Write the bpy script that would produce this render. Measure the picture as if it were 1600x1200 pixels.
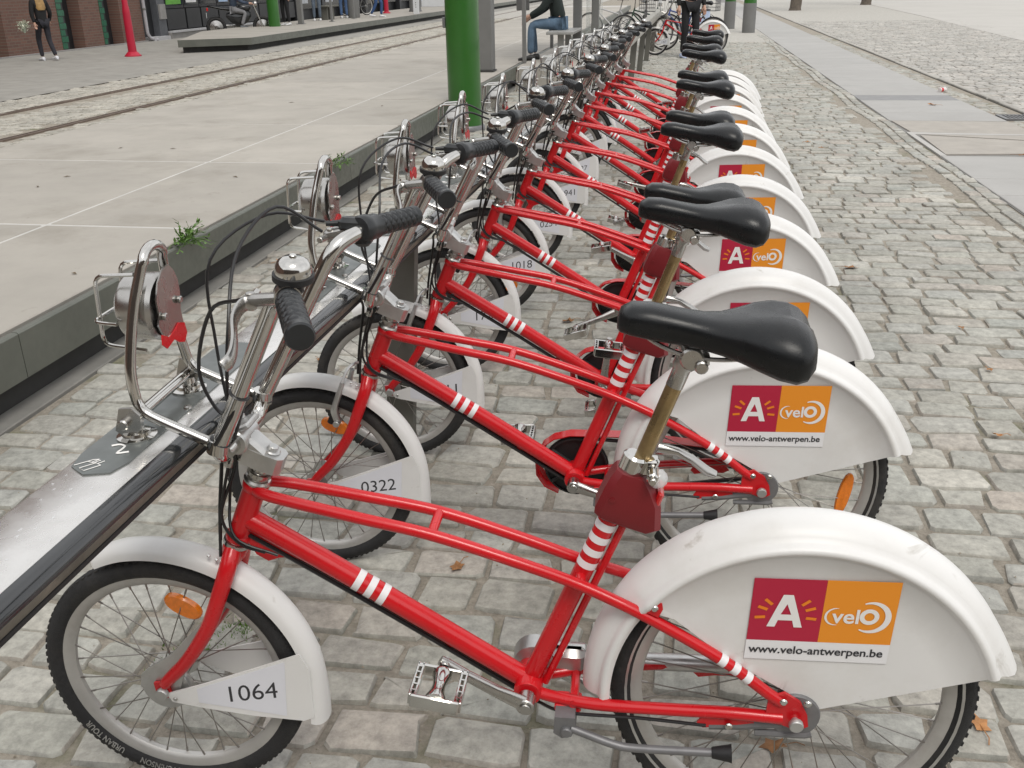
import bpy, math, random
import numpy as np
from mathutils import Vector, Matrix

random.seed(7); RNG = np.random.default_rng(7)
for o in list(bpy.data.objects): bpy.data.objects.remove(o, do_unlink=True)
SC = bpy.context.scene
COL = SC.collection
rad = math.radians

# ------------------------------------------------------------ camera
CAM_F, CAM_YAW, CAM_PITCH, CAM_ROLL = 1496.32, 0.1689, 0.3986, 0.0174
CAM_POS = (-0.2353, -1.3434, 1.4111)
def cam_axes():
    cy, sy, cp, sp = math.cos(CAM_YAW), math.sin(CAM_YAW), math.cos(CAM_PITCH), math.sin(CAM_PITCH)
    f = Vector((-sy*cp, cy*cp, -sp)); r = Vector((cy, sy, 0)); d = f.cross(r)
    cr, sr = math.cos(CAM_ROLL), math.sin(CAM_ROLL)
    return cr*r + sr*d, -sr*r + cr*d, f
_r, _d, _f = cam_axes()
cam_data = bpy.data.cameras.new('camera'); cam = bpy.data.objects.new('camera', cam_data); COL.objects.link(cam)
cam.matrix_world = Matrix(((_r.x, -_d.x, -_f.x, CAM_POS[0]), (_r.y, -_d.y, -_f.y, CAM_POS[1]), (_r.z, -_d.z, -_f.z, CAM_POS[2]), (0, 0, 0, 1)))
cam_data.sensor_fit = 'HORIZONTAL'; cam_data.sensor_width = 36.0; cam_data.lens = CAM_F/1600*36
cam_data.clip_start = 0.02; cam_data.clip_end = 1500
cam_data.dof.use_dof = False
SC.camera = cam

# ------------------------------------------------------------ sky, sun, exposure (bright overcast)
SUN_EL, SUN_ROT = rad(58), rad(155)
world = bpy.data.worlds.new('World'); SC.world = world; world.use_nodes = True
wn = world.node_tree; wn.nodes.clear()
sky = wn.nodes.new('ShaderNodeTexSky'); sky.sky_type = 'NISHITA'; sky.sun_disc = False
sky.sun_elevation = SUN_EL; sky.sun_rotation = SUN_ROT; sky.air_density = 1.0; sky.dust_density = 2.0; sky.ozone_density = 1.0
hsv = wn.nodes.new('ShaderNodeHueSaturation'); hsv.inputs['Saturation'].default_value = 0.22
bg = wn.nodes.new('ShaderNodeBackground'); bg.inputs['Strength'].default_value = 0.15
wo = wn.nodes.new('ShaderNodeOutputWorld')
# an even, lightly mottled cloud cover over the whole sky
ctc = wn.nodes.new('ShaderNodeTexCoord'); cno = wn.nodes.new('ShaderNodeTexNoise'); cno.inputs['Scale'].default_value = 2.2; cno.inputs['Detail'].default_value = 6; cno.inputs['Roughness'].default_value = .55
cmr = wn.nodes.new('ShaderNodeMapRange'); cmr.inputs[1].default_value = .3; cmr.inputs[2].default_value = .7; cmr.inputs[3].default_value = 4.6; cmr.inputs[4].default_value = 7.0
ccol = wn.nodes.new('ShaderNodeVectorMath'); ccol.operation = 'SCALE'; ccol.inputs[0].default_value = (1.0, 1.0, 1.01)
cmix = wn.nodes.new('ShaderNodeMix'); cmix.data_type = 'RGBA'; cmix.inputs[0].default_value = 0.80
wn.links.new(ctc.outputs['Generated'], cno.inputs['Vector']); wn.links.new(cno.outputs[0], cmr.inputs[0]); wn.links.new(cmr.outputs[0], ccol.inputs['Scale'])
wn.links.new(sky.outputs[0], hsv.inputs['Color']); wn.links.new(hsv.outputs[0], cmix.inputs[6]); wn.links.new(ccol.outputs[0], cmix.inputs[7]); wn.links.new(cmix.outputs[2], bg.inputs[0]); wn.links.new(bg.outputs[0], wo.inputs[0])
sd = bpy.data.lights.new('sun', 'SUN'); sd.energy = 1.1; sd.angle = rad(24); sd.color = (1.0, 0.95, 0.87)
sun = bpy.data.objects.new('sun', sd); COL.objects.link(sun)
# the sky's sun_rotation is measured clockwise from +Y seen from above
_sdir = Vector((math.sin(SUN_ROT)*math.cos(SUN_EL), math.cos(SUN_ROT)*math.cos(SUN_EL), math.sin(SUN_EL)))
sun.rotation_euler = _sdir.to_track_quat('Z', 'Y').to_euler()
SC.view_settings.view_transform = 'Standard'; SC.view_settings.look = 'None'
SC.view_settings.gamma = 1.0; SC.view_settings.exposure = 0.42; SC.view_settings.use_curve_mapping = False
SC.render.engine = 'CYCLES'
SC.cycles.max_bounces = 6; SC.cycles.glossy_bounces = 4; SC.cycles.diffuse_bounces = 3; SC.cycles.transmission_bounces = 4; SC.cycles.transparent_max_bounces = 8

# ------------------------------------------------------------ materials
MATS = {}
def mat(name, col, rough=0.5, metal=0.0, coat=0.0, var=0.0, vscale=8.0, bump=0.0, bscale=60.0, dirt=None, dscale=3.0, damt=0.5, spec=0.5, rvar=0.0, coord='Object', objrand=0.0, scuff=None):
    if name in MATS: return MATS[name]
    m = bpy.data.materials.new(name); m.use_nodes = True; MATS[name] = m
    nt = m.node_tree; N = nt.nodes; L = nt.links; b = N['Principled BSDF']
    b.inputs['Base Color'].default_value = (*col, 1); b.inputs['Roughness'].default_value = rough
    b.inputs['Metallic'].default_value = metal; b.inputs['Coat Weight'].default_value = coat; b.inputs['Coat Roughness'].default_value = 0.08
    b.inputs['Specular IOR Level'].default_value = spec
    tc = N.new('ShaderNodeTexCoord'); out = tc.outputs[coord]
    oi0 = N.new('ShaderNodeObjectInfo'); vm = N.new('ShaderNodeVectorMath'); vm.operation = 'MULTIPLY_ADD'; vm.inputs[1].default_value = (1, 1, 1)
    cx_ = N.new('ShaderNodeMath'); cx_.operation = 'MULTIPLY'; cx_.inputs[1].default_value = 37.0; L.new(oi0.outputs['Random'], cx_.inputs[0]); L.new(out, vm.inputs[0]); L.new(cx_.outputs[0], vm.inputs[2]); out = vm.outputs[0]
    cur = None
    if var > 0:
        n = N.new('ShaderNodeTexNoise'); n.inputs['Scale'].default_value = vscale; n.inputs['Detail'].default_value = 6; n.inputs['Roughness'].default_value = 0.65
        L.new(out, n.inputs['Vector'])
        mr = N.new('ShaderNodeMapRange'); mr.inputs[1].default_value = 0.3; mr.inputs[2].default_value = 0.7; mr.inputs[3].default_value = 1-var; mr.inputs[4].default_value = 1+var
        L.new(n.outputs[0], mr.inputs[0])
        mx = N.new('ShaderNodeVectorMath'); mx.operation = 'SCALE'; mx.inputs[0].default_value = col
        L.new(mr.outputs[0], mx.inputs['Scale']); cur = mx.outputs[0]
    if objrand > 0:
        oi = N.new('ShaderNodeObjectInfo'); mr = N.new('ShaderNodeMapRange'); mr.inputs[3].default_value = 1-objrand; mr.inputs[4].default_value = 1+objrand
        L.new(oi.outputs['Random'], mr.inputs[0]); mx = N.new('ShaderNodeVectorMath'); mx.operation = 'SCALE'; mx.inputs[0].default_value = col
        if cur is not None: L.new(cur, mx.inputs[0])
        L.new(mr.outputs[0], mx.inputs['Scale']); cur = mx.outputs[0]
    if dirt is not None:
        n = N.new('ShaderNodeTexNoise'); n.inputs['Scale'].default_value = dscale; n.inputs['Detail'].default_value = 8; n.inputs['Roughness'].default_value = 0.7
        L.new(out, n.inputs['Vector'])
        mr = N.new('ShaderNodeMapRange'); mr.inputs[1].default_value = 0.52; mr.inputs[2].default_value = 0.78; mr.inputs[3].default_value = 0; mr.inputs[4].default_value = damt
        L.new(n.outputs[0], mr.inputs[0])
        mx = N.new('ShaderNodeMix'); mx.data_type = 'RGBA'; mx.inputs[6].default_value = (*col, 1); mx.inputs[7].default_value = (*dirt, 1)
        if cur is not None: L.new(cur, mx.inputs[6])
        L.new(mr.outputs[0], mx.inputs[0]); cur = mx.outputs[2]
    if scuff is not None:
        n = N.new('ShaderNodeTexNoise'); n.inputs['Scale'].default_value = 7; n.inputs['Detail'].default_value = 10; n.inputs['Roughness'].default_value = 0.62; n.inputs['Distortion'].default_value = 1.2
        L.new(out, n.inputs['Vector'])
        mr = N.new('ShaderNodeMapRange'); mr.inputs[1].default_value = 0.63; mr.inputs[2].default_value = 0.74; mr.inputs[3].default_value = 0; mr.inputs[4].default_value = .75
        L.new(n.outputs[0], mr.inputs[0])
        mx = N.new('ShaderNodeMix'); mx.data_type = 'RGBA'; mx.inputs[6].default_value = (*col, 1); mx.inputs[7].default_value = (*scuff, 1)
        if cur is not None: L.new(cur, mx.inputs[6])
        L.new(mr.outputs[0], mx.inputs[0]); cur = mx.outputs[2]
    if cur is not None: L.new(cur, b.inputs['Base Color'])
    if rvar > 0:
        n = N.new('ShaderNodeTexNoise'); n.inputs['Scale'].default_value = 25; n.inputs['Detail'].default_value = 5; L.new(out, n.inputs['Vector'])
        mr = N.new('ShaderNodeMapRange'); mr.inputs[1].default_value = .35; mr.inputs[2].default_value = .7; mr.inputs[3].default_value = max(0.02, rough-rvar); mr.inputs[4].default_value = rough+rvar
        L.new(n.outputs[0], mr.inputs[0]); L.new(mr.outputs[0], b.inputs['Roughness'])
    if bump > 0:
        n = N.new('ShaderNodeTexNoise'); n.inputs['Scale'].default_value = bscale; n.inputs['Detail'].default_value = 8; n.inputs['Roughness'].default_value = 0.7
        L.new(out, n.inputs['Vector'])
        bp = N.new('ShaderNodeBump'); bp.inputs['Strength'].default_value = min(1, bump); bp.inputs['Distance'].default_value = 0.004
        L.new(n.outputs[0], bp.inputs['Height']); L.new(bp.outputs[0], b.inputs['Normal'])
    return m

def stone_mat(name, cols, rough=0.8, moss=None):
    """natural stone: a colour per stone (island and object), speckle, fine relief"""
    m = bpy.data.materials.new(name); m.use_nodes = True; MATS[name] = m
    nt = m.node_tree; N = nt.nodes; L = nt.links; b = N['Principled BSDF']
    g = N.new('ShaderNodeNewGeometry'); oi = N.new('ShaderNodeObjectInfo')
    ad = N.new('ShaderNodeMath'); ad.operation = 'ADD'; L.new(g.outputs['Random Per Island'], ad.inputs[0]); L.new(oi.outputs['Random'], ad.inputs[1])
    fr = N.new('ShaderNodeMath'); fr.operation = 'FRACT'; L.new(ad.outputs[0], fr.inputs[0])
    cr = N.new('ShaderNodeValToRGB'); cr.color_ramp.interpolation = 'LINEAR'
    for i, c in enumerate(cols):
        p = i/(len(cols)-1)
        e = cr.color_ramp.elements[i] if i < 2 else cr.color_ramp.elements.new(p)
    es = cr.color_ramp.elements
    for i, c in enumerate(cols): es[i].position = i/(len(cols)-1); es[i].color = (*c, 1)
    L.new(fr.outputs[0], cr.inputs[0])
    tc = N.new('ShaderNodeNewGeometry'); P = tc.outputs['Position']
    n1 = N.new('ShaderNodeTexNoise'); n1.inputs['Scale'].default_value = 28; n1.inputs['Detail'].default_value = 8; n1.inputs['Roughness'].default_value = 0.75; L.new(P, n1.inputs['Vector'])
    mr = N.new('ShaderNodeMapRange'); mr.inputs[1].default_value = .3; mr.inputs[2].default_value = .72; mr.inputs[3].default_value = .62; mr.inputs[4].default_value = 1.38; L.new(n1.outputs[0], mr.inputs[0])
    sc = N.new('ShaderNodeVectorMath'); sc.operation = 'SCALE'; L.new(cr.outputs[0], sc.inputs[0]); L.new(mr.outputs[0], sc.inputs['Scale'])
    n2 = N.new('ShaderNodeTexNoise'); n2.inputs['Scale'].default_value = 2.3; n2.inputs['Detail'].default_value = 5; L.new(P, n2.inputs['Vector'])
    mr2 = N.new('ShaderNodeMapRange'); mr2.inputs[1].default_value = .35; mr2.inputs[2].default_value = .68; mr2.inputs[3].default_value = .82; mr2.inputs[4].default_value = 1.15; L.new(n2.outputs[0], mr2.inputs[0])
    sc2 = N.new('ShaderNodeVectorMath'); sc2.operation = 'SCALE'; L.new(sc.outputs[0], sc2.inputs[0]); L.new(mr2.outputs[0], sc2.inputs['Scale'])
    last = sc2.outputs[0]
    L.new(last, b.inputs['Base Color']); b.inputs['Roughness'].default_value = rough
    n3 = N.new('ShaderNodeTexNoise'); n3.inputs['Scale'].default_value = 55; n3.inputs['Detail'].default_value = 9; n3.inputs['Roughness'].default_value = .7; L.new(P, n3.inputs['Vector'])
    bp = N.new('ShaderNodeBump'); bp.inputs['Strength'].default_value = .7; bp.inputs['Distance'].default_value = .0045; L.new(n3.outputs[0], bp.inputs['Height']); L.new(bp.outputs[0], b.inputs['Normal'])
    return m

def ground_mat():
    m = bpy.data.materials.new('joint_sand'); m.use_nodes = True; MATS['joint_sand'] = m
    nt = m.node_tree; N = nt.nodes; L = nt.links; b = N['Principled BSDF']
    g = N.new('ShaderNodeNewGeometry'); P = g.outputs['Position']
    def noise(s, d=8, r=.7):
        n = N.new('ShaderNodeTexNoise'); n.inputs['Scale'].default_value = s; n.inputs['Detail'].default_value = d; n.inputs['Roughness'].default_value = r; L.new(P, n.inputs['Vector']); return n.outputs[0]
    cr = N.new('ShaderNodeValToRGB'); e = cr.color_ramp.elements; e[0].position = .3; e[0].color = (.20, .178, .145, 1); e[1].position = .75; e[1].color = (.42, .38, .32, 1)
    L.new(noise(45), cr.inputs[0])
    mo = N.new('ShaderNodeMapRange'); mo.inputs[1].default_value = .56; mo.inputs[2].default_value = .70; mo.inputs[3].default_value = 0; mo.inputs[4].default_value = .75; L.new(noise(1.7, 6, .65), mo.inputs[0])
    mx = N.new('ShaderNodeMix'); mx.data_type = 'RGBA'; mx.inputs[7].default_value = (.085, .105, .03, 1); L.new(cr.outputs[0], mx.inputs[6]); L.new(mo.outputs[0], mx.inputs[0])
    L.new(mx.outputs[2], b.inputs['Base Color']); b.inputs['Roughness'].default_value = .95
    bp = N.new('ShaderNodeBump'); bp.inputs['Strength'].default_value = 1; bp.inputs['Distance'].default_value = .008; L.new(noise(90), bp.inputs['Height']); L.new(bp.outputs[0], b.inputs['Normal'])
    return m

M_RED = mat('red_paint', (.56, .008, .013), .30, coat=.45, var=.035, vscale=4, dirt=(.30, .008, .010), dscale=9, damt=.18, rvar=.05, spec=.35)
M_REDP = mat('red_plastic', (.165, .008, .012), .42, var=.12, vscale=9, bump=.15, bscale=300)
M_WHITE = mat('white_plastic', (.715, .712, .70), .38, var=.03, vscale=4, dirt=(.45, .41, .35), dscale=2.6, damt=.35, objrand=.03, scuff=(.33, .30, .25))
M_STRIPE = mat('white_film', (.78, .77, .78), .4)
M_PANEL = mat('number_film', (.70, .71, .76), .35, var=.03, vscale=6)
M_BLACK = mat('black_rubber', (.014, .014, .015), .55, var=.25, vscale=14, bump=.25, bscale=220)
M_TYRE = mat('tyre_rubber', (.018, .018, .019), .72, var=.3, vscale=10, dirt=(.09, .08, .065), dscale=7, damt=.55, bump=.7, bscale=150)
M_SADDLE = mat('saddle_vinyl', (.007, .008, .009), .29, spec=.38, var=.2, vscale=10, bump=.12, bscale=420, rvar=.06, dirt=(.035, .033, .03), dscale=9, damt=.3)
M_GRIP = mat('grip_rubber', (.016, .018, .02), .33, var=.2, vscale=30)
M_CHROME = mat('chrome', (.57, .56, .535), .11, metal=1, var=.08, vscale=12, rvar=.05)
M_STEEL = mat('brushed_steel', (.46, .45, .43), .27, metal=1, var=.1, vscale=20, rvar=.08)
M_ALU = mat('grey_aluminium', (.56, .56, .55), .38, metal=.85, var=.14, vscale=14, rvar=.1, dirt=(.22, .19, .15), dscale=8, damt=.4)
M_RIM = mat('rim_aluminium', (.50, .49, .47), .42, metal=.55, var=.12, vscale=10, dirt=(.25, .21, .17), dscale=6, damt=.5)
M_SPOKE = mat('spoke_steel', (.33, .31, .29), .35, metal=.9)
M_POST = mat('worn_seat_post', (.34, .25, .13), .30, metal=.9, var=.25, vscale=18, rvar=.1, dirt=(.27, .17, .05), dscale=10, damt=.8)
M_GREY = mat('grey_cast', (.19, .19, .195), .45, metal=.4, var=.15, vscale=20)
M_ORANGE = mat('orange_reflector', (.85, .22, .01), .25, coat=.5, var=.15, vscale=120)
M_REDLENS = mat('red_lens', (.5, .01, .01), .15, coat=.8)
M_STK_RED = mat('sticker_red', (.44, .012, .045), .4)
M_STK_OR = mat('sticker_orange', (.80, .28, .018), .4)
M_STK_W = mat('sticker_white', (.78, .78, .79), .4)
M_INK = mat('ink', (.03, .03, .035), .5)
M_INKW = mat('white_ink', (.80, .79, .77), .5)
M_INKO = mat('orange_ink', (.80, .22, .012), .5)
M_CABLE = mat('black_cable', (.012, .012, .013), .35)

def glass_mat(name, col=(.9, .92, .92), rough=.05, alpha=.35):
    m = bpy.data.materials.new(name); m.use_nodes = True; MATS[name] = m
    b = m.node_tree.nodes['Principled BSDF']; b.inputs['Base Color'].default_value = (*col, 1); b.inputs['Roughness'].default_value = rough
    b.inputs['Alpha'].default_value = alpha; b.inputs['Specular IOR Level'].default_value = .8
    tc = m.node_tree.nodes.new('ShaderNodeTexCoord'); n = m.node_tree.nodes.new('ShaderNodeTexNoise'); n.inputs['Scale'].default_value = 4
    mr = m.node_tree.nodes.new('ShaderNodeMapRange'); mr.inputs[3].default_value = rough; mr.inputs[4].default_value = rough+.06
    m.node_tree.links.new(tc.outputs['Object'], n.inputs['Vector']); m.node_tree.links.new(n.outputs[0], mr.inputs[0]); m.node_tree.links.new(mr.outputs[0], b.inputs['Roughness'])
    return m
M_LENS = glass_mat('clear_lens', (.85, .87, .88), .04, .45)
M_GLASS = glass_mat('shelter_glass', (.55, .62, .60), .04, .22)

# ------------------------------------------------------------ mesh building
def V3(p): return np.array(p, float)
def nrm(v):
    v = np.asarray(v, float); l = np.linalg.norm(v); return v/l if l > 1e-12 else v
def spline(pts, n=6):
    p = [V3(q) for q in pts]
    if len(p) < 3: return p
    out = []
    for i in range(len(p)-1):
        p0 = p[i-1] if i > 0 else 2*p[0]-p[1]; p3 = p[i+2] if i+2 < len(p) else 2*p[-1]-p[-2]
        for k in range(n):
            t = k/n; a, b = p[i], p[i+1]
            out.append(.5*(2*a+(b-p0)*t+(2*p0-5*a+4*b-p3)*t*t+(3*a-p0-3*b+p3)*t**3))
    out.append(p[-1]); return out
def fillet(pts, r, n=5):
    p = [V3(q) for q in pts]; out = [p[0]]
    for i in range(1, len(p)-1):
        a, b, c = p[i-1], p[i], p[i+1]; u, w = nrm(a-b), nrm(c-b)
        d = min(r, .48*np.linalg.norm(a-b), .48*np.linalg.norm(c-b))
        s, e = b+u*d, b+w*d
        for k in range(n+1):
            t = k/n; out.append((1-t)**2*s+2*t*(1-t)*b+t*t*e)
    out.append(p[-1]); return out

class MB:
    def __init__(s): s.V = []; s.F = []
    def add(s, V, F):
        o = len(s.V); s.V += [tuple(map(float, v)) for v in V]; s.F += [tuple(i+o for i in f) for f in F]; return s
    def tube(s, path, r, n=10, cap=True, closed=False):
        p = [V3(q) for q in path]; m = len(p)
        rs = [r]*m if np.isscalar(r) else list(r)
        T = []
        for i in range(m):
            a = p[i-1] if (i > 0 or closed) else p[i]; b = p[(i+1) % m] if (i < m-1 or closed) else p[i]
            T.append(nrm(b-a))
        u = np.cross(T[0], (0, 0, 1)); u = nrm(u) if np.linalg.norm(u) > 1e-3 else V3((1, 0, 0))
        V = []
        for i in range(m):
            u = nrm(u-T[i]*np.dot(u, T[i])); w = np.cross(T[i], u)
            for k in range(n):
                a = 2*math.pi*k/n; V.append(p[i]+rs[i]*(math.cos(a)*u+math.sin(a)*w))
        F = []
        for i in range(m if closed else m-1):
            j = (i+1) % m
            for k in range(n): F.append((i*n+k, i*n+(k+1) % n, j*n+(k+1) % n, j*n+k))
        if cap and not closed:
            F.append(tuple(range(n-1, -1, -1))); F.append(tuple((m-1)*n+k for k in range(n)))
        return s.add(V, F)
    def lathe(s, prof, o=(0, 0, 0), axis=(0, 1, 0), n=32, closed=False, a0=0, a1=2*math.pi):
        o = V3(o); ax = nrm(axis); u = np.cross(ax, (0, 0, 1)); u = nrm(u) if np.linalg.norm(u) > 1e-3 else V3((1, 0, 0)); w = np.cross(ax, u)
        full = abs(a1-a0-2*math.pi) < 1e-6; cnt = n if full else n+1
        V = []; m = len(prof)
        for k in range(cnt):
            a = a0+(a1-a0)*k/n; d = math.cos(a)*u+math.sin(a)*w
            for (r, h) in prof: V.append(o+d*r+ax*h)
        F = []
        for k in range(n):
            kk = (k+1) % cnt
            for i in range(m if closed else m-1):
                j = (i+1) % m; F.append((k*m+i, kk*m+i, kk*m+j, k*m+j))
        if not closed and full:
            if prof[0][0] > 1e-5: F.append(tuple(k*m for k in range(n)))
            if prof[-1][0] > 1e-5: F.append(tuple(k*m+m-1 for k in range(n-1, -1, -1)))
        return s.add(V, F)
    def cyl(s, a, b, r, n=14, ch=0):
        a, b = V3(a), V3(b); h = np.linalg.norm(b-a)
        pr = [(r, 0), (r, h)] if ch <= 0 else [(r-ch, 0), (r, ch), (r, h-ch), (r-ch, h)]
        return s.lathe(pr, a, b-a, n)
    def box(s, c, size, ex=None, ch=0.0):
        """box with chamfered vertical and top edges; ex = 3 axis vectors"""
        E = np.eye(3) if ex is None else np.array([nrm(e) for e in ex]); hx, hy, hz = [q/2 for q in size]; c = V3(c)
        def ring(x, y, z, k): return [(x-k, -y, z), (x, -y+k, z), (x, y-k, z), (x-k, y, z), (-x+k, y, z), (-x, y-k, z), (-x, -y+k, z), (-x+k, -y, z)]
        if ch <= 0:
            V = [(-hx, -hy, -hz), (hx, -hy, -hz), (hx, hy, -hz), (-hx, hy, -hz), (-hx, -hy, hz), (hx, -hy, hz), (hx, hy, hz), (-hx, hy, hz)]
            F = [(3, 2, 1, 0), (4, 5, 6, 7), (0, 1, 5, 4), (1, 2, 6, 5), (2, 3, 7, 6), (3, 0, 4, 7)]
        else:
            V = ring(hx-ch, hy-ch, -hz, ch*.6)+ring(hx, hy, -hz+ch, ch)+ring(hx, hy, hz-ch, ch)+ring(hx-ch, hy-ch, hz, ch*.6); F = [tuple(range(7, -1, -1)), tuple(range(24, 32))]
            for L in range(3):
                for k in range(8): F.append((L*8+k, L*8+(k+1) % 8, L*8+8+(k+1) % 8, L*8+8+k))
        return s.add([c+v[0]*E[0]+v[1]*E[1]+v[2]*E[2] for v in V], F)
    def prism(s, poly, o, u, v, w, ch=0.0):
        """polygon (in u,v) extruded along vector w (with its length)"""
        o, u, v, w = V3(o), nrm(u), nrm(v), V3(w); n = len(poly)
        V = [o+u*a+v*b for a, b in poly]+[o+u*a+v*b+w for a, b in poly]
        F = [tuple(range(n-1, -1, -1)), tuple(range(n, 2*n))]+[(i, (i+1) % n, n+(i+1) % n, n+i) for i in range(n)]
        return s.add(V, F)
    def shell(s, G, t, closed_u=False):
        """grid of points [n][m] given thickness t along the normals"""
        G = np.array(G, float); n, m = G.shape[:2]
        du = np.gradient(G, axis=0); dv = np.gradient(G, axis=1); Nn = np.cross(du, dv); Nn /= np.linalg.norm(Nn, axis=2, keepdims=True)+1e-12
        H = G+Nn*t; V = list(G.reshape(-1, 3))+list(H.reshape(-1, 3)); F = []; o = n*m
        for i in range(n-1):
            for j in range(m-1):
                a, b, c, d = i*m+j, (i+1)*m+j, (i+1)*m+j+1, i*m+j+1
                F.append((d, c, b, a)); F.append((o+a, o+b, o+c, o+d))
        for i in range(n-1):
            a, b = i*m, (i+1)*m; F.append((a, b, o+b, o+a)); a, b = i*m+m-1, (i+1)*m+m-1; F.append((b, a, o+a, o+b))
        for j in range(m-1):
            a, b = j, j+1; F.append((b, a, o+a, o+b)); a, b = (n-1)*m+j, (n-1)*m+j+1; F.append((a, b, o+b, o+a))
        return s.add(V, F)
    def loft(s, rings):
        """closed rings of equal count, capped"""
        n = len(rings[0]); V = [p for r in rings for p in r]; F = []
        for i in range(len(rings)-1):
            for k in range(n): F.append((i*n+k, i*n+(k+1) % n, (i+1)*n+(k+1) % n, (i+1)*n+k))
        F.append(tuple(range(n-1, -1, -1))); F.append(tuple((len(rings)-1)*n+k for k in range(n)))
        return s.add(V, F)
    def ball(s, c, r, n=12, m=8):
        pr = [(math.sin(math.pi*i/m), -math.cos(math.pi*i/m)) for i in range(m+1)]
        R = r if not np.isscalar(r) else (r, r, r); V = []; F = []
        for k in range(n):
            a = 2*math.pi*k/n
            for (q, h) in pr: V.append((c[0]+R[0]*q*math.cos(a), c[1]+R[1]*q*math.sin(a), c[2]+R[2]*h))
        for k in range(n):
            kk = (k+1) % n
            for i in range(m): F.append((k*(m+1)+i, kk*(m+1)+i, kk*(m+1)+i+1, k*(m+1)+i+1))
        return s.add(V, F)
    def mesh(s, name, m, smooth=40):
        me = bpy.data.meshes.new(name); me.from_pydata(s.V, [], s.F); me.materials.append(m)
        me.update()
        if smooth:
            me.polygons.foreach_set('use_smooth', [True]*len(me.polygons)); me.set_sharp_from_angle(angle=rad(smooth))
        return me

MESH = {}
def link(name, me, parent=None, loc=None, rot=None, scale=None):
    o = bpy.data.objects.new(name, me); COL.objects.link(o)
    if parent is not None: o.parent = parent
    if loc is not None: o.location = loc
    if rot is not None: o.rotation_euler = rot
    if scale is not None: o.scale = scale
    return o
def part(name, key, fn, m, parent, smooth=40, **kw):
    """one mesh object; the mesh is shared by key"""
    k = key or (name, len(MESH))
    if k not in MESH:
        b = fn() if callable(fn) else fn
        MESH[k] = b.mesh(name, m, smooth)
    return link(name, MESH[k], parent, **kw)
def thing(name, label, cat, loc=(0, 0, 0), rz=0, group=None):
    o = bpy.data.objects.new(name, None); COL.objects.link(o); o.location = loc; o.rotation_euler = (0, 0, rz); o.empty_display_size = .2
    return tag(o, label, cat, group)
def tag(o, label, cat, group=None):
    o['label'] = label; o['category'] = cat
    if group: o['group'] = group
    return o
def struct(name, mb, m, smooth=40, parent=None):
    o = link(name, mb.mesh(name, m, smooth), parent)
    if parent is None: o['kind'] = 'structure'
    return o

TXT = {}
def text_geo(t, bold=False):
    """flat outline mesh of a text, height of a capital about 0.7, left aligned; returns V (n,2), F"""
    if (t, bold) in TXT: return TXT[(t, bold)]
    cu = bpy.data.curves.new('t', 'FONT'); cu.body = t; cu.size = 1; cu.fill_mode = 'FRONT'; cu.resolution_u = 4
    cu.offset = .018 if bold else 0
    o = bpy.data.objects.new('t', cu); COL.objects.link(o)
    dg = bpy.context.evaluated_depsgraph_get(); me = bpy.data.meshes.new_from_object(o.evaluated_get(dg))
    V = np.array([v.co[:2] for v in me.vertices]) if len(me.vertices) else np.zeros((0, 2)); F = [tuple(p.vertices) for p in me.polygons]
    bpy.data.objects.remove(o); bpy.data.curves.remove(cu); bpy.data.meshes.remove(me)
    TXT[(t, bold)] = (V, F); return V, F
def text_flat(t, o, u, v, width=None, height=None, bold=False, xs=1.0):
    """text laid in the plane o + u, v; fitted to width or to capital height"""
    V, F = text_geo(t, bold); V = V.copy(); V[:, 0] -= V[:, 0].min(); w = V[:, 0].max()
    k = (width/w) if width else height/.7
    o, u, v = V3(o), nrm(u), nrm(v); mb = MB()
    mb.add([o+u*(a*k*xs)+v*(b*k) for a, b in V], F); return mb
# ------------------------------------------------------------ the ground and its paving
def proj_px(p):
    q = Vector(p)-Vector(CAM_POS); d = q.dot(_f)
    if d < .1: return None
    return 800+CAM_F*q.dot(_r)/d, 600+CAM_F*q.dot(_d)/d, d
M_SETT = stone_mat('sett_stone', [(.325, .323, .285), (.375, .365, .325), (.335, .342, .31), (.39, .35, .305), (.355, .358, .33), (.415, .40, .355), (.32, .312, .275), (.385, .38, .35)])
M_SETT_R = stone_mat('pale_sett_stone', [(.35, .34, .31), (.42, .40, .37), (.38, .375, .35), (.45, .42, .38)])
M_SETT_T = stone_mat('track_sett_stone', [(.37, .355, .31), (.42, .40, .35), (.39, .375, .33), (.43, .40, .345)])
M_SAND = ground_mat()
g = MB(); g.add([(-140, -60, -.011), (140, -60, -.011), (140, 260, -.011), (-140, 260, -.011)], [(0, 1, 2, 3)])
GROUND = struct('ground', g, M_SAND)

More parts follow.
